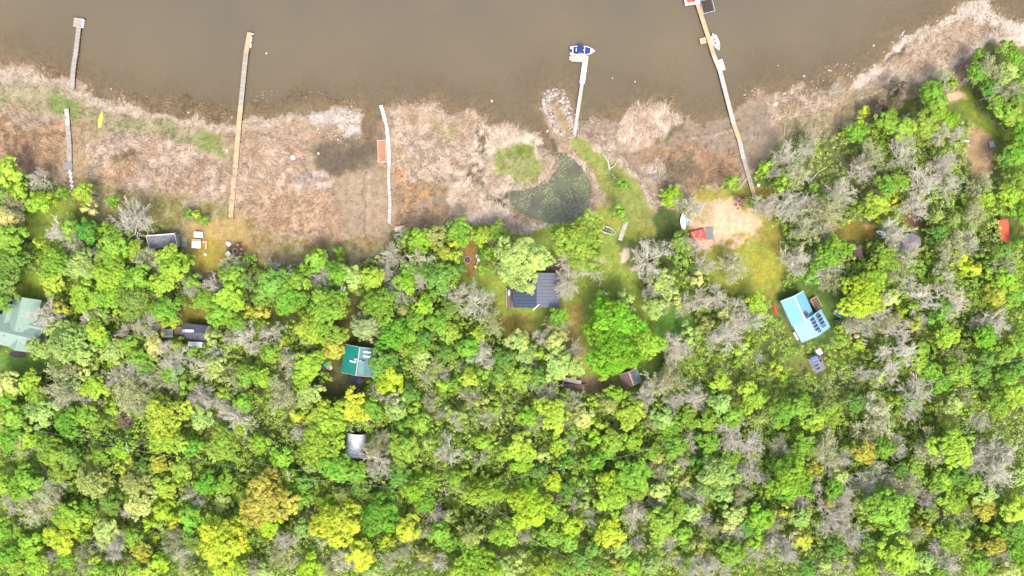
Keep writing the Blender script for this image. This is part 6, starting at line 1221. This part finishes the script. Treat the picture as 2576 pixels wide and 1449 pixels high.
T(2, 3, '80,150,145Y 470,120,95Y 300,230,75L 100,300,100Y 190,750,190V 130,520,95Y 410,500,90V 1000,100,110G 950,190,90G 820,60,80Y 720,310,65Y 620,370,55O 1210,80,95Y 1640,130,110G 1640,350,75L 960,500,110V 1220,420,165G 1250,570,110G 1000,650,145Y 710,490,78G 1470,570,95L 1730,480,65L 1960,100,105G 2050,400,165L 2100,600,100L 1810,790,95L 1490,880,145G 1480,1030,90Y 990,1000,140V 720,690,75L 590,930,105V 580,1080,100G 400,1030,105G 270,1050,65G 40,960,60Y 1100,830,60Y 2220,820,105L 2480,850,125Y 2140,940,75L 2420,1080,85Y 2180,1200,125G 1210,1330,90Y 1380,1330,90L 1740,1320,68Y 1030,1320,80O 300,1350,145T 900,1390,100G 1860,1130,80K 2350,640,90S 2520,580,60Y 60,1300,80L 600,110,65B 1800,100,88B 2240,120,125B 2450,180,115B 2420,420,125B 1770,320,80B 1550,420,70B 1420,380,60S 690,590,60B 620,740,68B 480,660,70S 790,880,78B 1230,890,120B 1470,710,80B 1270,690,50B 1750,620,70B 1920,680,100B 1960,930,80B 2020,1020,80S 2260,1020,105B 1600,1130,115B 1640,1320,70B 1280,1150,70B 1820,1400,90B 1990,1370,90B 2180,1390,90B 2450,1250,105B 140,1080,70B 270,400,90D 550,560,90D 550,250,80D 850,280,90G 1400,200,90G 1450,250,90K 1900,550,90D 2150,280,100G 450,800,100G 800,1150,90D 1100,1150,90L 1700,1000,90G 1650,750,100G 1850,300,80D 2350,950,90D 700,1280,100D 550,1380,100G')
T(3, 3, '200,450,190Y 350,120,105G 600,190,140S 950,190,105O 830,140,65G 460,350,80O 1850,150,170Y 1690,230,140S 1200,780,205G 1480,600,125S 1810,700,115Y 2140,770,105O 2150,620,105L 2450,750,145Y 2250,960,75Y 1830,1030,150G 2060,1110,75O 2260,1130,100O 1540,900,80O 1960,900,125S 1280,1250,180Y 1500,1050,100S 1550,1290,100L 960,1350,100Y 560,1300,78L 510,1060,58G 320,1060,105O 300,850,105L 490,890,60Y 140,770,80O 90,920,100S 2480,1150,110G 2100,1300,110G 2400,1380,100L 1020,940,60O 930,720,80L 2200,180,90B 160,140,90B 800,290,80B 670,330,100B 520,540,80B 800,490,100B 1020,540,115B 1100,420,90B 1370,150,90B 1250,500,80B 1400,560,100B 2100,350,125B 2330,370,165B 2430,230,130B 720,900,145B 800,1000,100B 900,1100,115B 780,700,100B 830,800,95B 230,1230,145B 80,1030,80B 1870,1250,145B 1820,1380,100B 1300,1400,90B 1640,710,100B 720,1330,80B 500,1400,70B 850,1400,70B 2380,1300,90B 370,740,80B 1050,60,100S 2370,600,50B 1150,150,100G 1700,480,110G 1850,430,100D 1450,350,90G 60,300,80G 650,560,100G 700,430,90L 1300,400,90D 1600,800,90D 2000,500,100G 2450,950,110D 2350,1000,90G 1000,1100,90D 1150,1080,90G 650,1150,100D 380,1350,90D 1700,1400,90G 1950,1180,80K 2550,400,90L 600,700,90K 150,620,90D 400,600,80D 2550,1350,90Y')

def in_building(x, y):
    return any(abs((x-c[0])*c[3]+(y-c[1])*c[4]) < c[2] and abs(-(x-c[0])*c[4]+(y-c[1])*c[3]) < c[5] for c in FOOT)
leafy_r = sorted([t_[2] for t_ in TREES if not (t_[3] in 'BSX' or t_[2] < 60)], reverse=True); RCUT = leafy_r[298]; n_ind = 0; MERGE = []
counts = {}; rows = []
for (X, Y, r, kd) in TREES:
    best = min(LM, key=lambda l: (l[1]-X)**2+(l[2]-Y)**2); dx, dy = X-best[1], Y-best[2]
    a = math.degrees(math.atan2(-dy, dx)) % 360
    dr = ['right of', 'above right of', 'above', 'above left of', 'left of', 'below left of', 'below', 'below right of'][int(((a+22.5) % 360)//45)]
    sz = 'large ' if r >= 150 else ('small ' if r < 72 else '')
    rows.append((best[0], dr, kd, sz, math.hypot(dx, dy), X, Y, r))
rows.sort(key=lambda q: q[4]); rt = random.Random(5); n_shown = 0
SPEC = {(1340, 1267): None}
for (lm, dr, kd, sz, dist, X, Y, r) in rows:
    rm = r*0.25*S*(1.14 if kd in 'BS' else 1.05); shrub = (r < 60 and kd not in 'BS') or kd == 'X'
    word = 'shrub' if shrub else 'tree'
    if not shrub and kd not in 'BS' and (r < RCUT or n_ind >= 299):
        c0 = TC[kd]; c0 = (lambda dv: tuple(min(250, max(8, c0[q]+dv*(8, 2, 3)[q])) for q in range(3)))(rt.gauss(0, 1)); cc = A(*c0, KL*rt.uniform(0.88, 1.1)); h = 3.0+rm*1.5
        k_ = 'mid' if rm > 2.2 else 'small'; cr, tk, R0, h0 = CR[k_][rt.randrange(len(CR[k_]))]; p = P(X, Y, h*0.75)
        MERGE.append((cr, p.x, p.y, gz(p.x, p.y), rt.uniform(0, 6.28), rm/R0, h/h0, cc)); MERGE.append((tk, p.x, p.y, gz(p.x, p.y), 0, rm/R0, h/h0, (0.1, 0.09, 0.07))); continue
    if not shrub and kd not in 'BS': n_ind += 1
    key = (lm, dr, kd, sz, word); i = counts.get(key, 0); counts[key] = i+1
    what = NM[kd]+' '+word+('' if kd == 'B' else '')
    lab = (sz+what if i == 0 else ORD[i]+'nearest '+sz+what)+' '+dr+' '+lm
    if i == 0: lab = lab
    if kd in 'BS':
        h = 5.4+rm*1.6; k = rt.randrange(len(BR)) if kd == 'B' else rt.randrange(len(SL))
        sx = rm/3.1; sz_ = h/9.8; p = P(X, Y, h*0.82); z = gz(p.x, p.y); nm = 'bare_tree' if kd == 'B' else 'thin_leaved_tree'
        root = thing(nm, lab, 'tree', (p.x, p.y, z), rt.uniform(0, 6.28), 'leafless grey trees in the wood' if kd == 'B' else 'thin-leaved trees in the wood')
        root.scale = (sx, sx, sz_)
        v = rt.uniform(0.76, 0.96); cc = A(*(TC['B'] if kd == 'B' else (200, 196, 158)), 0.78*v)
        link_mesh('trunk', BR[k][0], root, color=cc); link_mesh('branches', BR[k][1], root, color=cc)
        if kd == 'S' or (kd == 'B' and rt.random() < 0.3):
            if k < len(SL): link_mesh('crown', SL[k], root, color=A(*TC['S'], KL*rt.uniform(0.85, 1.1)))
        continue
    c0 = TC[kd]; c0 = (lambda dv: tuple(min(250, max(8, c0[q]+dv*(8, 2, 3)[q])) for q in range(3)))(rt.gauss(0, 1)); cc = A(*c0, KL*rt.uniform(0.88, 1.1))
    if shrub:
        k = rt.randrange(4); cr, tk, R0, h0 = CR['small'][k]; h = 1.2+rm*1.3; p = P(X, Y, h*0.7)
        root = thing('shrub', lab, 'shrub', (p.x, p.y, gz(p.x, p.y)), rt.uniform(0, 6.28), 'shrubs among the trees'); root.scale = (rm/R0, rm/R0, h/h0)
        link_mesh('foliage', cr, root, color=cc); link_mesh('stem', tk, root, color=cc)
        continue
    if kd in 'KPWT': st = 'spray'
    else: st = 'big' if r >= 150 else ('mid' if rm > 1.9 else 'small')
    cr, tk, R0, h0 = CR[st][rt.randrange(len(CR[st]))]
    h = (3.0+rm*1.5) if kd != 'W' else 4.5
    p = P(X, Y, h*0.75); root = thing('leafy_tree', lab, 'tree', (p.x, p.y, gz(p.x, p.y)), rt.uniform(0, 6.28), 'leafy trees in the wood')
    e_ = rt.uniform(-.1, .1); root.scale = (rm/R0*(1+e_), rm/R0*(1-e_), h/h0)
    if kd == 'O' and r > 110: cc = A(178, 172, 78, KL)
    link_mesh('crown', cr, root, color=cc); link_mesh('trunk', tk, root, color=(0.1, 0.09, 0.07))
import colorsys
VV = []; FF = []; CC = []; base = 0; cache = {}
for (me_, x_, y_, z_, a_, s_, hz_, c_) in MERGE:
    if me_.name not in cache:
        co = np.empty(len(me_.vertices)*3, np.float32); me_.vertices.foreach_get('co', co); li = np.empty(len(me_.loops), np.int32); me_.loops.foreach_get('vertex_index', li)
        ti = np.empty(len(me_.vertices), np.float32); me_.attributes['tint'].data.foreach_get('value', ti); cache[me_.name] = (co.reshape(-1, 3), li.reshape(-1, 4), ti)
    co, li, ti = cache[me_.name]; ca, sa = math.cos(a_), math.sin(a_)
    VV.append(np.stack([x_+s_*(co[:, 0]*ca-co[:, 1]*sa), y_+s_*(co[:, 0]*sa+co[:, 1]*ca), z_+hz_*co[:, 2]], 1)); FF.append(li+base); CC.append(ti[:, None]*np.array(c_)[None]); base += len(co)
tag(link_mesh('small_leafy_trees', np_mesh('small_leafy_trees', np.vstack(VV), np.vstack(FF), leaf_mat('small_tree_leaves', .25, 'attr'), {'col': np.vstack(CC)})), 'smaller leafy trees packed between the larger ones of the wood', 'small trees', kind='stuff'); print('merged', len(MERGE)//2)
from collections import Counter
print('TREES', len(TREES), Counter(o.name.split('.')[0] for o in bpy.data.objects if o.type == 'EMPTY'))

# ---- low cover under the trees
g = np.random.default_rng(77)
def scatter(area, n):
    x0, x1, y0, y1 = area; return g.uniform(x0, x1, n), g.uniform(y0, y1, n)
def gsample(M, x, y):
    j, i = np.clip(np.searchsorted(gy, y)-1, 0, len(gy)-1), np.clip(np.searchsorted(gx, x)-1, 0, len(gx)-1)
    return M[j, i]
x, y = scatter((-136, 136, -78, 40), 72000)
ok = (gsample(under, x, y) > g.uniform(0, 1, len(x))) & (gsample(swat, x, y) < -3)
fx = np.zeros(len(x), bool)
for c in FOOT: fx |= (np.abs((x-c[0])*c[3]+(y-c[1])*c[4]) < c[2]+0.9) & (np.abs(-(x-c[0])*c[4]+(y-c[1])*c[3]) < c[5]+0.9)
for o_ in bpy.data.objects:
    if o_.type == 'EMPTY' and o_.parent is None and o_.get('category') not in ('tree', 'shrub', 'dock', 'utility pole', 'house', 'cottage'):
        big_ = o_['category'] in ('sailboat', 'boat', 'canoe', 'trailer', 'log', 'tarp', 'picnic_table', 'table')
        fx |= (x-o_.location.x)**2+(y-o_.location.y)**2 < (2.3 if big_ else 1.5)**2
ok &= ~fx
x = x[ok]; y = y[ok]; zz = gsample(GZ, x, y)
dp = np.clip((-gsample(swat, x, y)-18)/14, 0, 1)*np.clip(gsample(under, x, y)*4-3, 0, 1)*np.where((x > 48) & (x < 88) & (y > -36) & (y < -6), .35, 1)*np.where((x > 64) & (x < 96) & (y > 14), .25, 1)
hb = 0.6+(1.6+3.2*dp)*np.clip(fbm(x, y, 0.13, 88, 3)*2-0.35, 0, 1); n = len(x); m = 20
kk = np.repeat(np.arange(n), m); b = unit(g, n*m); b[:, 2] = np.abs(b[:, 2])
pos = np.stack([x, y, zz+hb*g.uniform(0.5, 1, n)], 1)[kk]+b*(g.uniform(0.35, 0.8, n)[kk]*g.uniform(0.5, 1, n*m))[:, None]
nr = b+np.array([0, 0, .3])+g.normal(0, .3, b.shape); nr /= np.linalg.norm(nr, axis=1, keepdims=True)
Vv, Ff = leaves(pos, nr, 0.155*g.uniform(0.6, 1.3, n*m), g)
hue = fbm(x, y, 0.09, 60, 3); hue2 = g.uniform(0, 1, n)
pal = np.array([A(118, 152, 68, KL*1.15), A(134, 166, 66, KL*1.15), A(152, 176, 74, KL*1.15), A(158, 166, 112, KL*1.15), A(158, 184, 84, KL*1.15)])
pi = np.clip((hue*0.65+hue2*0.5-0.12)*5, 0, 4.99).astype(int); cc = pal[pi]*g.uniform(0.75, 1.2, n)[:, None]
cl = np.repeat((cc[kk]*g.uniform(0.8, 1.2, n*m)[:, None]), 4, axis=0)
tag(link_mesh('undergrowth', np_mesh('undergrowth', Vv, Ff, COVER, {'col': cl})), 'mixed green bushes and saplings filling the wood between the trees', 'undergrowth', kind='stuff')

# ---- reeds: dry blades combed by the wind
def blades(name, n, Mden, area, hmin, hmax, width, seed, lean, cfun, label, cat, clumpy=True):
    g = np.random.default_rng(seed); x = g.uniform(area[0], area[1], n); y = g.uniform(area[2], area[3], n)
    dn = gsample(Mden, x, y)
    if clumpy: dn = dn*np.clip(fbm(x, y, 0.9, seed, 3)*3.2-0.9, 0.12, 1)
    ok = dn > g.uniform(0, 1, n); x = x[ok]; y = y[ok]; n = len(x); z = np.maximum(gsample(GZ, x, y), 0)-0.03
    th = fbm(x, y, 0.12, seed+3, 3)*4*PI+g.normal(0, 0.45, n); L = g.uniform(hmin, hmax, n); el = g.uniform(lean[0], lean[1], n)
    d = np.stack([np.cos(th)*np.cos(el), np.sin(th)*np.cos(el), np.sin(el)], 1); s = np.stack([-np.sin(th), np.cos(th), np.zeros(n)], 1)
    b = np.stack([x, y, z], 1); mid = b+d*(L*0.55)[:, None]; tip = mid+(d*np.array([1.1, 1.1, 0.35]))*(L*0.5)[:, None]
    w = (width*g.uniform(0.6, 1.3, n))[:, None]
    V = np.stack([b-s*w, b+s*w, mid+s*w, mid-s*w, tip], 1).reshape(-1, 3); I = np.arange(n)[:, None]*5
    F = np.vstack([I+np.array([0, 1, 2, 3])]); F2 = np.vstack([I+np.array([3, 2, 4])])
    me = bpy.data.meshes.new(name); me.vertices.add(len(V)); me.vertices.foreach_set('co', V.astype(np.float32).ravel())
    me.loops.add(n*7); me.loops.foreach_set('vertex_index', np.concatenate([F.ravel(), F2.ravel()]).astype(np.int32))
    me.polygons.add(2*n); me.polygons.foreach_set('loop_start', np.concatenate([np.arange(n)*4, n*4+np.arange(n)*3]).astype(np.int32))
    me.polygons.foreach_set('loop_total', np.concatenate([np.full(n, 4), np.full(n, 3)]).astype(np.int32))
    c = cfun(x, y, g); a = me.attributes.new('col', 'FLOAT_COLOR', 'POINT')
    a.data.foreach_set('color', np.repeat(np.hstack([c, np.ones((n, 1))]), 5, axis=0).astype(np.float32).ravel())
    me.update(calc_edges=True); me.materials.append(COVER)
    tag(link_mesh(name, me), label, cat, kind='stuff'); print(name, n)
def creed(x, y, g):
    c = gsample(col, x, y)*1.12; r = g.uniform(0.62, 1.5, len(x))[:, None]; return np.clip(c*r*0.85+np.array(A(205, 185, 158))*0.15*r, 0, .8)
blades('dry_reeds', 330000, np.clip(reed, 0, 1), (-132, 132, 10, 74), 0.7, 1.6, 0.045, 21, (0.25, 1.1), creed, 'pale dry reeds flattened in swirls along the lake shore', 'reeds')
SHR = np.zeros(sh)
for p_ in ([(290, 225), (340, 235), (390, 258), (420, 240), (470, 233), (520, 240), (570, 270), (575, 305), (480, 297), (400, 277), (320, 257)], [(690, 240), (765, 215), (775, 250), (700, 268)], [(785, 245), (800, 228), (850, 232), (900, 255), (895, 277), (830, 272)], [(88, 170), (120, 158), (155, 178), (158, 210), (110, 200)], [(640, 250), (690, 240), (700, 290), (640, 290)], [(1560, 300), (1590, 262), (1630, 246), (1690, 262), (1718, 300), (1712, 320), (1690, 285), (1630, 268)], [(1180, 275), (1230, 285), (1242, 320), (1225, 300)], [(1932, 232), (2000, 220), (2095, 222), (2090, 235)]):
    SHR = np.maximum(SHR, np.clip(sdist(GX+n1*6, GY+n2*6, W(p_))/1.5, 0, 0.8))
blades('shallow_water_reeds', 150000, SHR, (-132, 90, 38, 62), 0.8, 1.7, 0.04, 23, (0.35, 1.3), lambda x, y, g: np.array(A(196, 170, 132))*g.uniform(0.5, 1.35, len(x))[:, None], 'sparse tan reeds standing in the brown shallows', 'reeds')
def cgrass(x, y, g):
    c = gsample(col, x, y); k = g.uniform(0, 1, len(x))[:, None]; return (c*(1-0.45*k)+np.array(A(118, 150, 44))*0.45*k)*g.uniform(0.7, 1.4, len(x))[:, None]
blades('rough_grass', 260000, grass, (-134, 134, -60, 66), 0.25, 0.6, 0.04, 25, (0.4, 1.3), cgrass, 'rough green grass and weeds between the reeds and on the lawns', 'grass')
# lily pads
g = np.random.default_rng(9); n = 7500; x = g.uniform(-2, 22, n); y = g.uniform(15, 34, n); ok = (gsample(sp, x, y) > 0.3) & (fbm(x, y, 0.35, 5, 4) > 0.5-0.1*np.clip((26-y)/8, 0, 1)+g.normal(0, .04, n)); x = x[ok]; y = y[ok]; n = len(x)
ZP = g.uniform(0, 0.035, n); r = g.uniform(0.06, 0.17, n); a = g.uniform(0, 6.28, n); oct_ = [(math.cos(k*PI/4), math.sin(k*PI/4)) for k in range(8)]
V = np.stack([np.stack([x+r*cx_, y+r*cy_, 0.01+ZP], 1) for cx_, cy_ in oct_], 1).reshape(-1, 3)
cl = np.repeat((np.array(A(160, 166, 132))*g.uniform(0.5, 1.4, n)[:, None]), 8, axis=0)
tag(link_mesh('lily_pads', np_mesh('lily_pads', V, np.arange(n*8).reshape(n, 8), COVER, {'col': cl})), 'dull green lily pads and weed floating on the pond', 'lily pads', kind='stuff')
